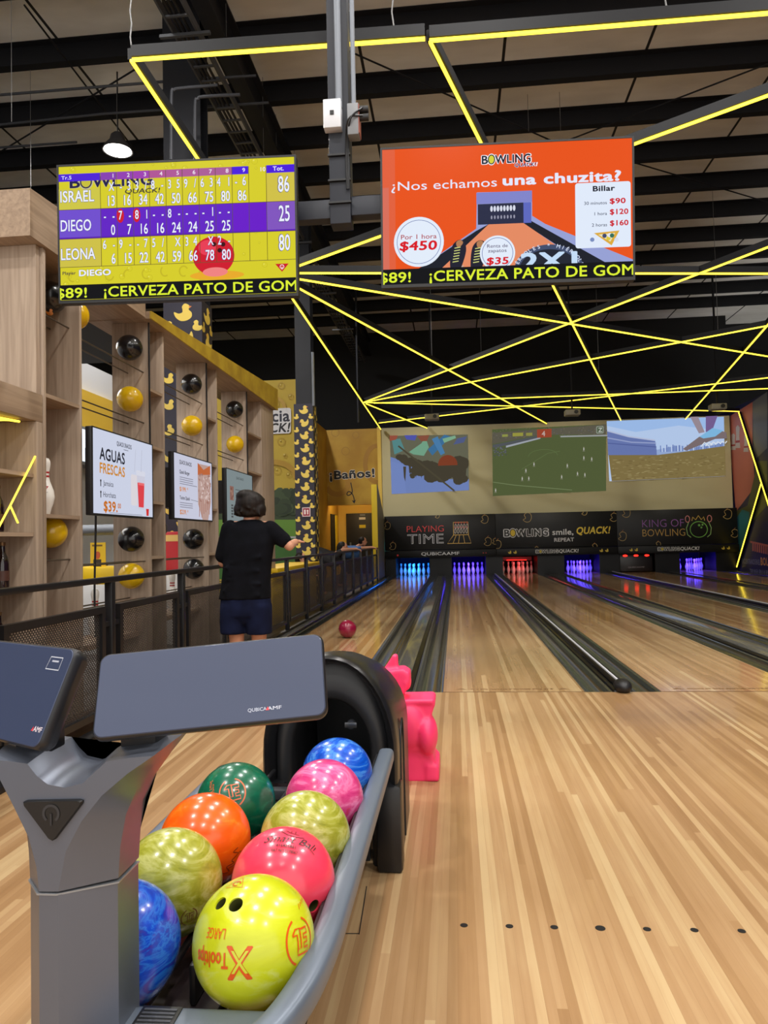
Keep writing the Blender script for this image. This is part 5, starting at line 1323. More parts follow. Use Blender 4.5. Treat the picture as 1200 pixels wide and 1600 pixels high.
# ------------------------------------------------------------------ bowling balls on the rack
def bowl(c, mat, lab, holes=None, grp='bowling balls on the rack', R_=BR_):
    c = V(c); m = MB(); m.ell((0, 0, 0), R_, 64, 44); me = m.mesh('bowling_ball'); 
    if holes:
        o = bpy.data.objects.new('t', me); COL.objects.link(o); tmp = []
        for (tgt, r_) in holes:
            n = (V(tgt)-c).normalized(); k = MB(); k.tube([n*(R_-.045), n*(R_+.03)], r_, 24)
            k.tube([n*(R_-.0035), n*(R_+.03)], [r_, r_+.006], 24) if 0 else None
            ko = bpy.data.objects.new('k', k.mesh('k')); COL.objects.link(ko); tmp.append(ko)
            b = o.modifiers.new('b', 'BOOLEAN'); b.operation = 'DIFFERENCE'; b.object = ko; b.solver = 'EXACT'
        dg = bpy.context.evaluated_depsgraph_get(); me = bpy.data.meshes.new_from_object(o.evaluated_get(dg)); me.name = 'bowling_ball'
        for q in tmp+[o]: bpy.data.objects.remove(q)
    me.materials.clear()
    o = link('bowling_ball', me, mat, None, 50); o.location = c; OFF[o.name] = c.copy()
    # link() recentred the mesh on its base: put the origin back at the centre
    lo = min(v.co.z for v in me.vertices); me.transform(Matrix.Translation((0, 0, -R_-lo))) if abs(lo+R_) > 1e-6 else None
    tag(o, lab, 'bowling ball', grp)
    if holes:
        h = MB()
        for tgt, r_ in holes:
            n = (V(tgt)-c).normalized(); sd = n.orthogonal().normalized(); s2 = n.cross(sd)
            rr = []
            for (ra, ax) in ((r_*.97, .0445), (r_*.98, .004), ):
                rr.append([c+n*(R_-ax)+(sd*math.cos(2*PI*k/24)+s2*math.sin(2*PI*k/24))*ra for k in range(24)])
            h.rings(rr, True, False)
        h.build('finger_hole', pmat('hole_dark', (70, 72, 30), .6), o)
    return o
def sp0(px, py, c, R_=.108):
    d = (at(px, py, D=1.0)-CAM).normalized(); oc = CAM-c; b = oc.dot(d); q = b*b-(oc.length_squared-R_*R_)
    return CAM+d*(-b-math.sqrt(max(q, 0)))
def cz(x): return .354+math.sqrt(BR_**2-.05**2)+.0006
Z_ = .345+math.sqrt((BR_+.008)**2-.05**2)
OLIVE = ball_mat('ball_olive_pearl', [(0.28, (126, 130, 26)), (0.45, (158, 160, 52)), (0.6, (190, 190, 110)), (0.75, (138, 142, 34))], 7, 3.2, 2.1)
LIME = ball_mat('ball_lime', [(0.32, (196, 204, 20)), (0.55, (206, 214, 34)), (0.66, (214, 222, 120)), (0.78, (200, 208, 24))], 5, 1.8, 5.3)
CORAL = ball_mat('ball_coral', [(0.3, (246, 56, 86)), (0.7, (252, 72, 100))], 4, 1, 1.1)
PINKB = ball_mat('ball_pink_pearl', [(0.3, (196, 40, 110)), (0.48, (216, 70, 134)), (0.6, (232, 120, 170)), (0.75, (204, 52, 120))], 6, 3, 3.7)
BLUEA = ball_mat('ball_blue_swirl', [(0.3, (4, 60, 170)), (0.5, (8, 84, 200)), (0.6, (70, 140, 224)), (0.74, (6, 66, 180))], 5, 4, .6)
BLUEB = ball_mat('ball_blue_purple_swirl', [(0.30, (50, 40, 150)), (0.42, (4, 54, 176)), (0.50, (34, 104, 204)), (0.56, (6, 66, 190)), (0.70, (5, 48, 162))], 7, 3.5, 7.7)
ORANGE = ball_mat('ball_orange', [(0.35, (236, 84, 6)), (0.55, (246, 100, 12)), (0.7, (250, 140, 40))], 6, 2, 4.2)
GREEN = ball_mat('ball_green', [(0.35, (2, 84, 60)), (0.58, (4, 98, 70)), (0.7, (20, 124, 92))], 6, 3, 6.1)
YR = [1.32, 1.547, 1.775, 2.035, 2.258]; YL = [1.292, 1.532, 1.752, 1.999]
c = V((XR, YR[0], Z_))
lime = bowl(c, LIME, 'lime yellow bowling ball with two finger holes, front of the right row', [(sp0(344, 1411, c), .0115), (sp0(368, 1413, c), .0128)])
ORG_ = (222, 88, 20)
def eblem(cv, x, y, s, col, num='E'):
    cv.ring(x, y, s*.9, s, s*.1, col, 24, PI*.62, PI*1.38); cv.ring(x, y, s*.9, s, s*.1, col, 24, -PI*.38, PI*.38)
    for q in ([(-.5, -.35), (-.3, -.55), (.0, -.55), (.0, .3), (-.22, .3), (-.22, -.3), (-.5, -.3), (-.5, -.35)], [(.0, -.5), (.5, -.5), (.5, -.25), (.2, -.25), (.2, -.08), (.45, -.08), (.45, .12), (.2, .12), (.2, .32), (.5, .32), (.5, .55), (-.25, .55), (-.25, .3)]):
        cv.line([(x+a*s, y+b*s) for a, b in q], s*.085, col)
cv = Canvas(80, 80); cv.line([(40, 6), (76, 66), (4, 66), (40, 6)], 3.5, ORG_); cv.ring(40, 47, 15, 12, 4, ORG_, 22, PI*.3, PI*2.1); cv.line([(40, 34), (40, 46)], 4, ORG_)
def sp(px, py, c, R_=BR_):
    """point of the ball surface seen at that pixel"""
    d = (at(px, py, D=1.0)-CAM).normalized(); oc = CAM-c; b = oc.dot(d); q = b*b-(oc.length_squared-R_*R_)
    return CAM+d*(-b-math.sqrt(max(q, 0)))
on_ball(lime, c, BR_, sp(372, 1379, c), (-.05, .5, 1), cv, .0005, 'emblem')
cv = Canvas(100, 100); eblem(cv, 50, 50, 44, ORG_); on_ball(lime, c, BR_, sp(470, 1470, c), (.35, 0, 1), cv, .00082, 'emblem')
cv = Canvas(170, 120); cv.text('X', 6, 78, 74, ORG_, .02, maxw=62, outline=ORG_, ow=.01); cv.text('X', 14, 70, 52, (206, 212, 60), .0, maxw=44); cv.text('Tooltips', 66, 64, 34, ORG_, .03, maxw=98); cv.text('LARGE', 78, 116, 24, ORG_, .0, maxw=58)
on_ball(lime, c, BR_, sp(345, 1492, c), (.1, 0, -1), cv, .00068, 'lettering')
cv = Canvas(100, 24)
cv.line([(2, 20), (20, 2), (24, 18), (40, 6), (48, 18), (64, 4), (70, 18), (90, 8), (98, 14)], 4, ORG_)
on_ball(lime, c, BR_, sp(470, 1410, c), (-.9, 0, .5), cv, .0004, 'script')
c = V((XR, YR[1], Z_)); BKI = (40, 24, 30)
coral = bowl(c, CORAL, 'coral red bowling ball with black script, second in the right row', [(sp(491, 1416, c)+V((0, 0, 0)), .0125)])
cv = Canvas(160, 110)
cv.line([(50, 6), (70, 22), (96, 26), (120, 20)], 2.5, BKI); cv.line([(64, 2), (80, 12), (104, 14)], 2, BKI); cv.line([(80, 0), (80, 10)], 2, BKI); cv.line([(92, 0), (92, 12)], 2, BKI)
cv.text('Smart Ball', 4, 52, 26, BKI, -.004, maxw=150, shear=.45)
cv.line([(118, 40), (158, 64)], 2, BKI)
cv.text('416463861', 44, 70, 9, BKI, .02, maxw=56); cv.text('PAT.NO.5378067', 34, 86, 9, BKI, .02, maxw=74)
on_ball(coral, c, BR_, sp(452, 1318, c), (.12, .6, 1), cv, .00072, 'lettering')
c = V((XR, YR[2], Z_)); bowl(c, OLIVE, 'olive green pearl bowling ball, middle of the right row')
c = V((XR, YR[3], Z_)); pkb = bowl(c, PINKB, 'pink pearl bowling ball, fourth in the right row')
cv = Canvas(100, 30); cv.line([(2, 24), (20, 4), (28, 24), (48, 8), (60, 24), (80, 6), (96, 20)], 4, (226, 60, 60)); on_ball(pkb, c, BR_, sp(540, 1272, c), (-.8, 0, .6), cv, .0004, 'script')
c = V((XR, YR[4], Z_)); bowl(c, BLUEA, 'blue swirled bowling ball at the hood end of the right row')
c = V((XL, YL[0], Z_)); bowl(c, BLUEB, 'deep blue swirled bowling ball beside the kiosk post, front of the left row')
c = V((XL, YL[1], Z_)); ol2 = bowl(c, OLIVE, 'olive green pearl bowling ball, second in the left row behind the blue one')
cv = Canvas(120, 120); BRN = (120, 70, 44)
cv.line([(6, 60), (16, 10), (22, 64), (40, 40), (36, 70)], 2, BRN); eblem(cv, 86, 84, 26, BRN); on_ball(ol2, c, BR_, sp(282, 1425, c), (0, 0, 1), cv, .0007, 'emblem')
c = V((XL, YL[2], Z_)); orb = bowl(c, ORANGE, 'bright orange bowling ball, third in the left row')
cv = Canvas(80, 90); BRN2 = (140, 50, 20)
cv.line([tuple(q)[:2] for q in catmull([(50, 4, 0), (30, 14, 0), (52, 22, 0), (28, 40, 0), (40, 50, 0), (14, 60, 0), (30, 80, 0), (4, 84, 0)], 4)], 3, BRN2); cv.line([(40, 30), (60, 18), (70, 22)], 2.5, BRN2); cv.line([(22, 66), (48, 56)], 2.5, BRN2)
on_ball(orb, c, BR_, sp(366, 1345, c), (.2, 0, 1), cv, .0007, 'emblem')
c = V((XL, YL[3], Z_)); grb = bowl(c, GREEN, 'dark green bowling ball with orange emblem, last in the left row')
cv = Canvas(100, 100); eblem(cv, 50, 50, 44, (206, 110, 70)); on_ball(grb, c, BR_, sp(363, 1238, c), (-.3, .3, 1), cv, .00085, 'emblem')
cv = Canvas(60, 110); cv.text('Smart Ball', 30, 60, 16, (206, 110, 70), 0, 'C', maxw=80, rot=PI/2*.9); cv.text('416421', 46, 60, 8, (206, 110, 70), .02, 'C', maxw=40, rot=PI/2*.9)
on_ball(grb, c, BR_, sp(328, 1232, c), (-.3, .3, 1), cv, .0006, 'lettering')
# ball rolling on the left lane
rb = at(543, 985, D=F*.216/28); bowl((rb.x, rb.y, .1085), ball_mat('ball_magenta', [(0.3, (122, 10, 46)), (0.7, (146, 18, 60))], 5, 2, 8.8), 'dark magenta bowling ball rolling away down the leftmost lane', None, 'rolling ball', .108)

# ================================================================== KIOSK
KY = 1.13
def kp(x, y, dy=0): return at(x, y, Y=KY) + V((0, dy, 0))
oL = [(47, 1372), (45, 1330), (40, 1282), (30, 1232), (19, 1197), (6, 1166)]
iL = [(86, 1372), (82, 1335), (70, 1290), (48, 1245), (28, 1206), (12, 1174)]
top = [(40, 1168), (74, 1171), (86, 1188), (100, 1202), (125, 1208), (150, 1201), (168, 1182), (184, 1168), (225, 1163)]
topi = [(40, 1176), (68, 1180), (82, 1198), (99, 1211), (125, 1216), (152, 1209), (172, 1190), (188, 1176), (222, 1171)]
oR = [(270, 1158), (240, 1195), (215, 1230), (197, 1272), (188, 1322), (185, 1372)]
iR = [(258, 1168), (220, 1194), (180, 1228), (150, 1266), (126, 1312), (115, 1372)]
O2 = oL+top+oR; I2 = iL+topi+iR
kio = thing('bowling_console', (-.617, 1.16, 0), 'grey Y-shaped console post carrying two tilted tablets', 'console')
m = MB()
rI = [kp(x, y, -.045) for x, y in I2]; rO = [kp(x, y, .0) for x, y in O2]; rB = [kp(x, y, .075) for x, y in O2]
m.rings([rI, rO, rB], True, True)
bmesh.ops.triangulate(m.bm, faces=[f for f in m.bm.faces if len(f.verts) > 4])
m.build('post_head', GREY, kio, 32)
a0, a1, b0_, b1_ = kp(47, 1374), kp(86, 1374), kp(115, 1374), kp(185, 1374)
zt = a0.z-.0015
sec_ = [(a0.x+.001, KY), (a1.x, KY-.045), (b0_.x, KY-.045), (b1_.x-.001, KY), (b1_.x-.001, KY+.075), (a0.x+.001, KY+.075)]
m = MB(); m.rings([[V((x, y, z)) for x, y in sec_] for z in (0, zt)]); m.build('post_column', GREY, kio, 20)
m = MB(); m.rings([[V((x+(.003 if x > -.6 else -.003), y-.0015, z)) for x, y in sec_] for z in (zt-.0005, zt+.002)]); 
m.build('seam_band', pmat('seam_light', (150, 154, 160), .35, .4), kio, 20)
# black triangular speaker badge
tri = [(60, 1234), (158, 1232), (108, 1298)]
cx = sum(p[0] for p in tri)/3; cy = sum(p[1] for p in tri)/3
rt_ = []
for i, (x, y) in enumerate(tri):
    pa, pb_ = tri[i-1], tri[(i+1) % 3]
    for t_ in (.10, .05, 0, .05, .10): pass
    rt_ += [(x+(pa[0]-x)*.10, y+(pa[1]-y)*.10), (x+(pa[0]-x)*.03+(pb_[0]-x)*.03, y+(pa[1]-y)*.03+(pb_[1]-y)*.03), (x+(pb_[0]-x)*.10, y+(pb_[1]-y)*.10)]
m = MB(); m.rings([[kp(cx+(x-cx)*.94, cy+(y-cy)*.94, -.052) for x, y in rt_], [kp(x, y, -.049) for x, y in rt_], [kp(x, y, -.02) for x, y in rt_]])
bd = m.build('speaker_badge', pmat('badge_black', (18, 18, 20), .4), kio, 30)
q = kp(108, 1254, -.0525); cv = Canvas(40, 40); cv.ring(20, 18, 12, 12, 4, (46, 46, 50), 26, PI*.7, PI*2.3); cv.line([(20, 18), (20, 36)], 3, (40, 40, 44))
cv.build('emblem', bd, plane_map((q.x-.02, q.y, q.z+.02), (.04, 0, 0), (0, 0, -.04), 40, 40, (0, -1, 0), .0003, .0006))
TABS = pmat('tablet_frame', (30, 32, 38), .4)
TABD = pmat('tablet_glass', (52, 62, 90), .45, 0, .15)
def tablet(o, ux, dn, w, h, par, cvs, th=.028):
    nr = dn.cross(ux).normalized()
    if nr.dot(CAM-o) < 0: nr = -nr
    T = Matrix.Identity(4)
    for i, c in enumerate((ux, -dn, nr)):
        for k in range(3): T[k][i] = c[k]
    T.translation = o
    def rr(w_, h_, r_, z):
        p = []
        for cx, cy, a in ((w_/2-r_, h_/2-r_, 0), (-w_/2+r_, h_/2-r_, PI/2), (-w_/2+r_, -h_/2+r_, PI), (w_/2-r_, -h_/2+r_, 1.5*PI)):
            p += [T @ V((cx+r_*math.cos(a+PI/2*k/6), cy+r_*math.sin(a+PI/2*k/6), z)) for k in range(7)]
        return p
    m = MB(); m.rings([rr(w-.02, h-.014, .012, -th), rr(w-.006, h-.004, .014, -th*.75), rr(w-.003, h-.002, .015, -th*.52), rr(w, h, .016, -th*.45), rr(w, h, .016, -.004), rr(w-.005, h-.005, .014, -.0002)])
    tb = m.build('tablet', TABS, par, 35)
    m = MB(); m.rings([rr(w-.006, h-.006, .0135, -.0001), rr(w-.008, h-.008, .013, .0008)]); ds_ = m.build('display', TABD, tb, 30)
    H = 100*h/w
    cv = Canvas(100, H); cvs(cv, H)
    cv.build('marking', ds_ if 0 else tb, plane_map(T @ V((-w/2, h/2, .0008)), ux*w, dn*h, 100, H, nr, .0001, .0003))
    return T
a_, b_, c_, d_ = at(150, 1020, D=1.175), at(500, 992, D=1.19), at(517, 1115, D=1.12), at(148, 1160, D=1.105)
o = (a_+b_+c_+d_)/4; ux = ((b_-a_)+(c_-d_)).normalized(); dn = (d_-a_)+(c_-b_); w = ((b_-a_).length+(c_-d_).length)/2; h = dn.length/2; dn = (dn-ux*dn.dot(ux)).normalized()
def mk1(cv, H):
    cv.text('QUBICA', 66, H-5.2, 1.5, (176, 182, 200), .02, maxw=8); cv.text('AMF', 74.4, H-5.2, 1.5, (186, 190, 206), .02, maxw=6); cv.poly([(73.6, H-5.2), (74.6, H-6.8), (75.2, H-5.2)], (220, 60, 70))
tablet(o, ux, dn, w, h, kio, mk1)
TR_ = at(121, 1013, D=1.16); ya_ = .5
dn2 = V((-math.sin(ya_)*.42, -math.cos(ya_)*.42, -.9)).normalized(); h2 = .158; ux2 = V((math.cos(ya_), -math.sin(ya_), 0)).normalized()
def mk2(cv, H):
    for q in ([(84, 5), (93, 5), (93, 10.5), (83.2, 10.5), (84, 5)],): cv.line(q, .5, (190, 194, 206))
    cv.rect(86, 6.4, 91, 7.2, (176, 180, 196)); cv.text('AMF', 92, H-7, 2.2, (220, 210, 220), .02, maxw=6)
    cv.poly([(90.5, H-7), (91.6, H-9), (92.0, H-7)], (220, 60, 70))
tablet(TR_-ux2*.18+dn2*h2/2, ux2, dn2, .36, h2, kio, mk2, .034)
for (x, y) in ((50, 1168), (215, 1160)):
    p = kp(x, y, .02); MB().box(p.x-.03, p.x+.03, p.y-.02, p.y+.03, p.z-.012, p.z+.035, .006).build('tablet_mount', BLACK, kio)

# ================================================================== PINK BALL RAMP TOY
TY = 3.64
def tp(x, y, dy=0): return at(x, y, Y=TY)+V((0, dy, 0))
TOYM = pmat('toy_pink', (255, 58, 112), .45)
def fill_toy(mb):
    def pr(pts, y0, y1): mb.prism([(tp(*q).x, tp(*q).z) for q in pts], lambda u, v, w: V((u, TY+w, v)), y0, y1)
    pr([(556, 1092), (677, 1090), (681, 1096), (676, 1110), (672, 1130), (672, 1168), (556, 1172)], -.06, .16)
    pr([(552, 1168), (676, 1168), (680, 1188), (686, 1192), (687, 1216), (552, 1220)], -.05, .2)
    pr([(590, 1048), (630, 1044), (640, 1050), (641, 1064), (636, 1078), (628, 1086), (622, 1100), (590, 1100)], -.03, .10)
    pr([(596, 1050), (606, 1036), (614, 1023), (621, 1023), (622, 1050)], .0, .05)
    mb.ell(tp(668, 1145, -.02), (.052, .10, .098)); mb.ell(tp(640, 1130, -.04), (.085, .06, .115)); mb.ell(tp(634, 1066, .035), (.026, .07, .045)); mb.ell(tp(600, 1070, .03), (.06, .09, .06))
    mb.ell(tp(585, 1130, -.03), (.10, .08, .12))
    for k in range(3): mb.cap(tp(669+k*6.5, 1192, -.055), tp(669+k*6.5, 1213, -.055), .006, .009)
    mb.cap(tp(560, 1093, -.06), tp(676, 1092, -.06), .012, .012)
toy = blob('ramp_toy', fill_toy, TOYM, None, .008, 5)
toy['kind'] = 'thing' if 0 else ''
del toy['kind']
tag(toy, 'bright pink animal shaped ball ramp standing behind the black hood', 'ball ramp')

# ================================================================== PEOPLE
HAIR = grain_mat('dark_hair', (34, 25, 21), (14, 10, 9), .55, 2, 2, spec=.25)
def hand(mb, wrist, d, side, up, s=1.0, curl=.4):
    """palm, four fingers and a thumb, from the wrist along d"""
    d = V(d).normalized(); up = V(up); sd = d.cross(up).normalized()*side; up = sd.cross(d).normalized()*side
    w = V(wrist); pc = w+d*.05*s
    for k in range(4): mb.cap(w+d*.01*s+sd*(.024-.016*k)*s*.7, w+d*.085*s+sd*(.027-.018*k)*s, .014*s, .012*s, 8)
    for k, L in enumerate((.068, .076, .070, .055)):
        b = w+d*.088*s+sd*(.027-.018*k)*s; m1 = b+(d*math.cos(curl*.5)-up*math.sin(curl*.5))*L*.55*s; e = m1+(d*math.cos(curl*1.6)-up*math.sin(curl*1.6))*L*.45*s
        mb.cap(b, m1, .0092*s, .0085*s, 8); mb.cap(m1, e, .0085*s, .0072*s, 8)
    b = w+d*.03*s+sd*.028*s; m1 = b+(d*.7+sd*.8-up*.2).normalized()*.04*s; mb.cap(b, m1, .012*s, .0105*s, 8); mb.cap(m1, m1+(d*.95+sd*.25-up*.2).normalized()*.032*s, .0105*s, .008*s, 8)
def head(mb, c, fwd, s=1.0):
    fwd = V(fwd).normalized(); sd = fwd.cross(V((0, 0, 1))).normalized(); c = V(c)
    M = Matrix((sd, fwd, V((0, 0, 1)))).transposed()
    mb.ell(c+V((0, 0, .02*s)), (.074*s, .094*s, .095*s), 18, 14, M); mb.ell(c+fwd*.03*s-V((0, 0, .055*s)), (.055*s, .060*s, .06*s), 16, 12, M)
    mb.cap(c+fwd*.092*s+V((0, 0, .012*s)), c+fwd*.107*s-V((0, 0, .022*s)), .010*s, .014*s, 8)
    mb.ell(c+fwd*.085*s-V((0, 0, .055*s)), (.024*s, .012*s, .010*s), 10, 8, M)
    for q in (-1, 1): mb.ell(c+sd*q*.076*s-V((0, 0, .005*s)), (.010*s, .02*s, .03*s), 10, 8, M)
def eyes(par, c, fwd, s=1.0):
    fwd = V(fwd).normalized(); sd = fwd.cross(V((0, 0, 1))).normalized(); m = MB()
    for q in (-1, 1): m.ell(V(c)+fwd*.088*s+sd*q*.031*s+V((0, 0, .012*s)), (.011*s, .011*s, .008*s), 10, 8)
    m.build('eyes', pmat('eye_dark', (40, 30, 26), .2), par)
def foot(mb, ankle, fwd, L=.22):
    fwd = V(fwd).normalized(); a = V(ankle); mb.cap(V((a.x, a.y, .045))-fwd*.05, V((a.x, a.y, .04))+fwd*(L-.10), .042, .036, 10); mb.cap(a, V((a.x, a.y, .05)), .036, .042, 10)

# --- bowler seen from behind
BY = 5.45
def bq(x, y, dy=0): return at(x, y, Y=BY)+V((0, dy, 0))
def fill_b(mb):
    head(mb, bq(391, 793, .02), (.1, 1, 0), .98)
    mb.cap(bq(391, 805, .0), bq(390, 826, -.005), .048, .056)
    mb.ell(bq(389, 850), (.16, .095, .17)); mb.ell(bq(386, 905), (.145, .09, .16)); mb.ell(bq(385, 945), (.15, .10, .12))
    mb.cap(bq(362, 824), bq(418, 824), .05, .05)
    # right arm bent forwards, left arm bent in front
    e = bq(452, 853, .0); mb.cap(bq(424, 824), e, .047, .038); w = e+V((-.0, .22, .03)); mb.cap(e, w, .036, .026); hand(mb, w, (-.1, 1, .1), 1, (0, 0, 1), .95)
    e = bq(347, 879, .02); mb.cap(bq(356, 826), e, .047, .038); w = e+V((.10, .20, -.03)); mb.cap(e, w, .036, .026); hand(mb, w, (.4, 1, 0), -1, (0, 0, 1), .95)
    for x, s in ((367, -1), (404, 1)):
        h_ = bq(x, 950); k_ = V((h_.x-.005*s, BY+.02, .43)); a_ = V((h_.x, BY-.01, .09))
        mb.cap(h_, k_, .072, .056); mb.cap(k_, k_+V((0, -.012, -.14)), .056, .054); mb.cap(k_+V((0, -.012, -.14)), a_, .054, .036); foot(mb, a_, (0.05*s, 1, 0))
boy = blob('person', fill_b, SKIN, None, .0095, 4, .4)
tag(boy, 'person seen from behind in black t-shirt and navy shorts beside the left lane', 'person')
eyes(boy, bq(391, 793, .02), (.1, 1, 0), .98)
def fill_hair(mb):
    mb.ell(bq(391, 787, .0), (.112, .115, .098)); mb.ell(bq(377, 796, -.015), (.052, .07, .058)); mb.ell(bq(406, 796, -.01), (.05, .07, .058)); mb.ell(bq(391, 802, -.035), (.085, .06, .035)); mb.ell(bq(386, 775, -.01), (.08, .09, .05))
    R = random.Random(3)
    for k in range(70):
        a = R.uniform(0, 2*PI); r_ = R.uniform(.085, .112); x = math.cos(a)*r_; y = math.sin(a)*r_*.95
        if y > .05 and abs(x) < .07: continue
        z0 = R.uniform(-.03, .02); c0_ = bq(391, 790)
        mb.cap(c0_+V((x*.8, y*.8, z0+.03)), c0_+V((x*R.uniform(1.0, 1.12), y*1.06, -R.uniform(.02, .075))), .017, .009, 8)
    for k in range(14):
        a = R.uniform(0, 2*PI); c0_ = bq(391, 776); mb.cap(c0_, c0_+V((math.cos(a)*.1, math.sin(a)*.1, R.uniform(-.05, -.015))), .03, .012, 8)
hr_ = blob('hair', fill_hair, HAIR, boy, .0075, 2)
SHIRT = noisy('black_cotton', (17, 18, 24), (12, 13, 17), 12, .95, 0, .1)
def loft(mb, rows, dy=0, n=28):
    rs = []
    for (y, xl, xr, dep) in rows:
        a, b = bq(xl, y, dy), bq(xr, y, dy); c = (a+b)/2; w = (b.x-a.x)/2
        rs.append([c+V((w*math.copysign(abs(math.cos(t))**.8, math.cos(t)), dep*math.copysign(abs(math.sin(t))**.85, math.sin(t)), 0)) for t in [2*PI*k/n for k in range(n)]])
    mb.rings(rs)
def fill_shirt(mb):
    loft(mb, [(812, 378, 404, .06), (818, 362, 418, .085), (828, 352, 428, .105), (850, 351, 428, .125), (880, 350, 424, .12), (910, 347, 422, .122), (936, 343, 423, .128)])
    mb.cap(bq(360, 827), bq(348, 868, .01), .072, .062); mb.cap(bq(422, 828), bq(443, 844), .072, .060)
    R = random.Random(2)
    for k in range(9):
        y = 880+k*6; mb.cap(bq(356+R.uniform(0, 12), y, -.112), bq(400+R.uniform(-10, 14), y+R.uniform(-12, 12), -.114), .010, .010, 8)
sh_ = blob('t_shirt', fill_shirt, SHIRT, boy, .011, 5)
def fill_shorts(mb):
    loft(mb, [(926, 347, 421, .118), (950, 345, 424, .125), (962, 345, 424, .12)])
    for xl, xr in ((345, 384), (386, 424)):
        loft(mb, [(945, xl+1, xr, .115), (970, xl, xr, .11), (990, xl+1, xr, .105)])
    mb.ell(bq(385, 960), (.09, .112, .085))
blob('shorts', fill_shorts, noisy('navy_cotton', (22, 28, 54), (16, 20, 40), 8, .9, 0, .1), boy, .011, 4)
m = MB()
for x in (367, 404):
    p = bq(x, 950); m.cap((p.x, BY-.03, .05), (p.x, BY+.13, .045), .052, .045); m.box(p.x-.05, p.x+.05, BY-.085, BY+.175, .0005, .03, .012)
m.build('shoes', pmat('shoe_dark', (40, 40, 46), .5), boy)

# --- two people leaning on the rail near the far end, a child behind the bench
def leaner(px, py, hairlong, shirt, lab, trousers, xh=-2.42, s=1.0):
    hd = at(px, py, X=xh); Y0 = hd.y; hz = hd.z; fwd = (1, .15, 0)
    sh = V((xh-.17, Y0-.0, hz-.17)); hip = V((-2.95, Y0-.03, .88))
    def f(mb):
        head(mb, hd, fwd, 1.0); mb.cap(hd+V((-.03, 0, -.06)), sh+V((.02, 0, .03)), .05, .056)
        mb.cap(sh+V((0, -.16, -.02)), sh+V((0, .16, -.02)), .06, .06); mb.cap(sh+V((-.05, 0, -.1)), hip, .15, .145)
        for q in (-1, 1):
            e = V((-2.42, Y0+q*.19, .98)); w = V((-2.16, Y0+q*.10, .995)); mb.cap(sh+V((0, q*.17, -.03)), e, .05, .042); mb.cap(e, w, .04, .028); hand(mb, w, (1, -q*.4, -.25), q, (0, 0, 1), 1.0, .7)
            k_ = V((-2.9, Y0+q*.10, .47)); a_ = V((-2.98, Y0+q*.11, .09)); mb.cap(hip+V((0, q*.09, -.04)), k_, .09, .06); mb.cap(k_, a_, .058, .038); foot(mb, a_, (1, 0, 0))
    p = tag(blob('person', f, SKIN, None, .011, 4, .4), lab, 'person')
    eyes(p, hd, fwd, 1.0)
    def fh(mb):
        mb.ell(hd+V((-.025, 0, .035)), (.098, .09, .092)); mb.ell(hd+V((-.05, 0, -.0)), (.075, .086, .08))
        if hairlong: mb.cap(hd+V((-.06, 0, 0)), hd+V((-.10, 0, -.2)), .085, .06)
    blob('hair', fh, HAIR, p, .012, 2)
    def ft(mb):
        mb.cap(sh+V((0, -.15, -.03)), sh+V((0, .15, -.03)), .085, .085); mb.cap(sh+V((-.05, 0, -.1)), hip+V((0, 0, .0)), .175, .17)
        for q in (-1, 1): mb.cap(sh+V((0, q*.17, -.03)), sh+(V((-2.42, Y0+q*.19, .98))-sh-V((0, q*.17, -.03)))*.75+V((0, q*.17, -.03)), .068, .06)
    blob('shirt', ft, shirt, p, .014, 3)
    def fp(mb):
        mb.ell(hip, (.17, .19, .13))
        for q in (-1, 1):
            k_ = V((-2.9, Y0+q*.10, .47)); a_ = V((-2.98, Y0+q*.11, .1)); mb.cap(hip+V((0, q*.09, -.04)), k_, .105, .078); mb.cap(k_, a_, .076, .06)
    blob('trousers', fp, trousers, p, .014, 3)
    return p
leaner(536, 855, True, noisy('charcoal_jacket', (44, 42, 44), (32, 31, 34), 9, .85), 'person with long dark hair in a charcoal top leaning on the rail', pmat('jeans_dark', (44, 48, 60), .8), -2.44)
leaner(567, 846, False, noisy('blue_shirt', (72, 112, 168), (60, 96, 150), 9, .85), 'person in a light blue t-shirt leaning on the far rail', pmat('jeans_dark', (44, 48, 60), .8), -2.40)
cd = at(471, 873, Y=13.8)
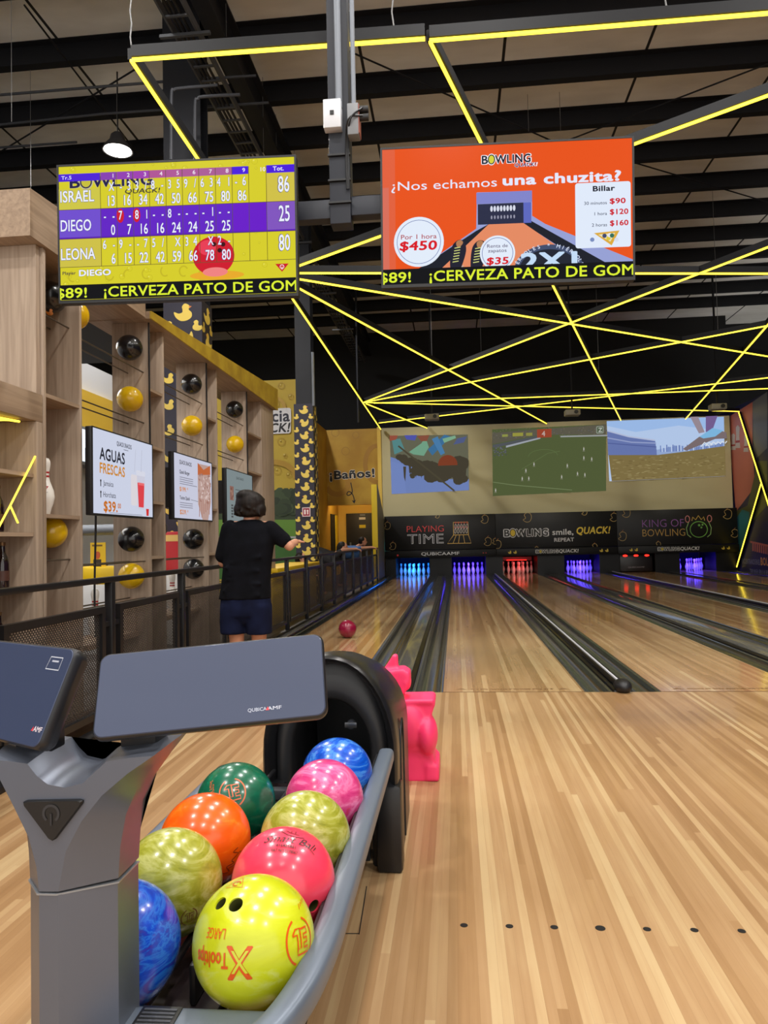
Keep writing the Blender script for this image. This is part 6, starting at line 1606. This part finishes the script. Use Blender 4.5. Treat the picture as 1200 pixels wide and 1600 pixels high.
def f(mb):
    c_ = V((cd.x, 13.8, cd.z)); head(mb, c_, (1, -.2, 0), .95); mb.cap(c_+V((0, 0, -.08)), c_+V((0, 0, -.16)), .04, .045); mb.cap(c_+V((0, -.1, -.19)), c_+V((0, .1, -.19)), .045, .045); mb.cap(c_+V((0, 0, -.22)), V((cd.x, 13.8, .46)), .10, .095)
    for q in (-1, 1):
        e = c_+V((.06, q*.16, -.34)); w = e+V((.18, -q*.04, .02)); mb.cap(c_+V((0, q*.12, -.2)), e, .036, .03); mb.cap(e, w, .03, .022); hand(mb, w, (1, 0, 0), q, (0, 0, 1), .7)
        a_ = V((cd.x, 13.8+q*.07, .08)); mb.cap(V((cd.x, 13.8+q*.06, .44)), a_, .065, .04); foot(mb, a_, (1, 0, 0), .18)
ch = tag(blob('person', f, SKIN, None, .010, 4, .4), 'small dark haired child by the duck column behind the yellow bench', 'person')
eyes(ch, V((cd.x, 13.8, cd.z)), (1, -.2, 0), .95)
def f(mb): mb.ell((cd.x-.03, 13.8, cd.z+.03), (.095, .09, .09)); mb.cap((cd.x-.06, 13.8, cd.z), (cd.x-.07, 13.8, cd.z-.12), .07, .05)
blob('hair', f, HAIR, ch, .012, 2)
def f(mb):
    c_ = V((cd.x, 13.8, cd.z)); mb.cap(c_+V((0, -.1, -.2)), c_+V((0, .1, -.2)), .062, .062); mb.cap(c_+V((0, 0, -.22)), V((cd.x, 13.8, .44)), .125, .12)
blob('top', f, pmat('child_top', (60, 110, 170), .8), ch, .012, 3)
def f(mb):
    for q in (-1, 1): mb.cap((cd.x, 13.8+q*.06, .44), (cd.x, 13.8+q*.07, .12), .085, .06)
blob('trousers', f, pmat('jeans_dark', (44, 48, 60), .8), ch, .012, 3)

# warm white fill light, added to flood in through the open front
wd = bpy.data.worlds.new('world'); S.world = wd; wd.use_nodes = True
wd.node_tree.nodes['Background'].inputs[0].default_value = (1, .97, .92, 1); wd.node_tree.nodes['Background'].inputs[1].default_value = 1.5
bpy.context.view_layer.update()
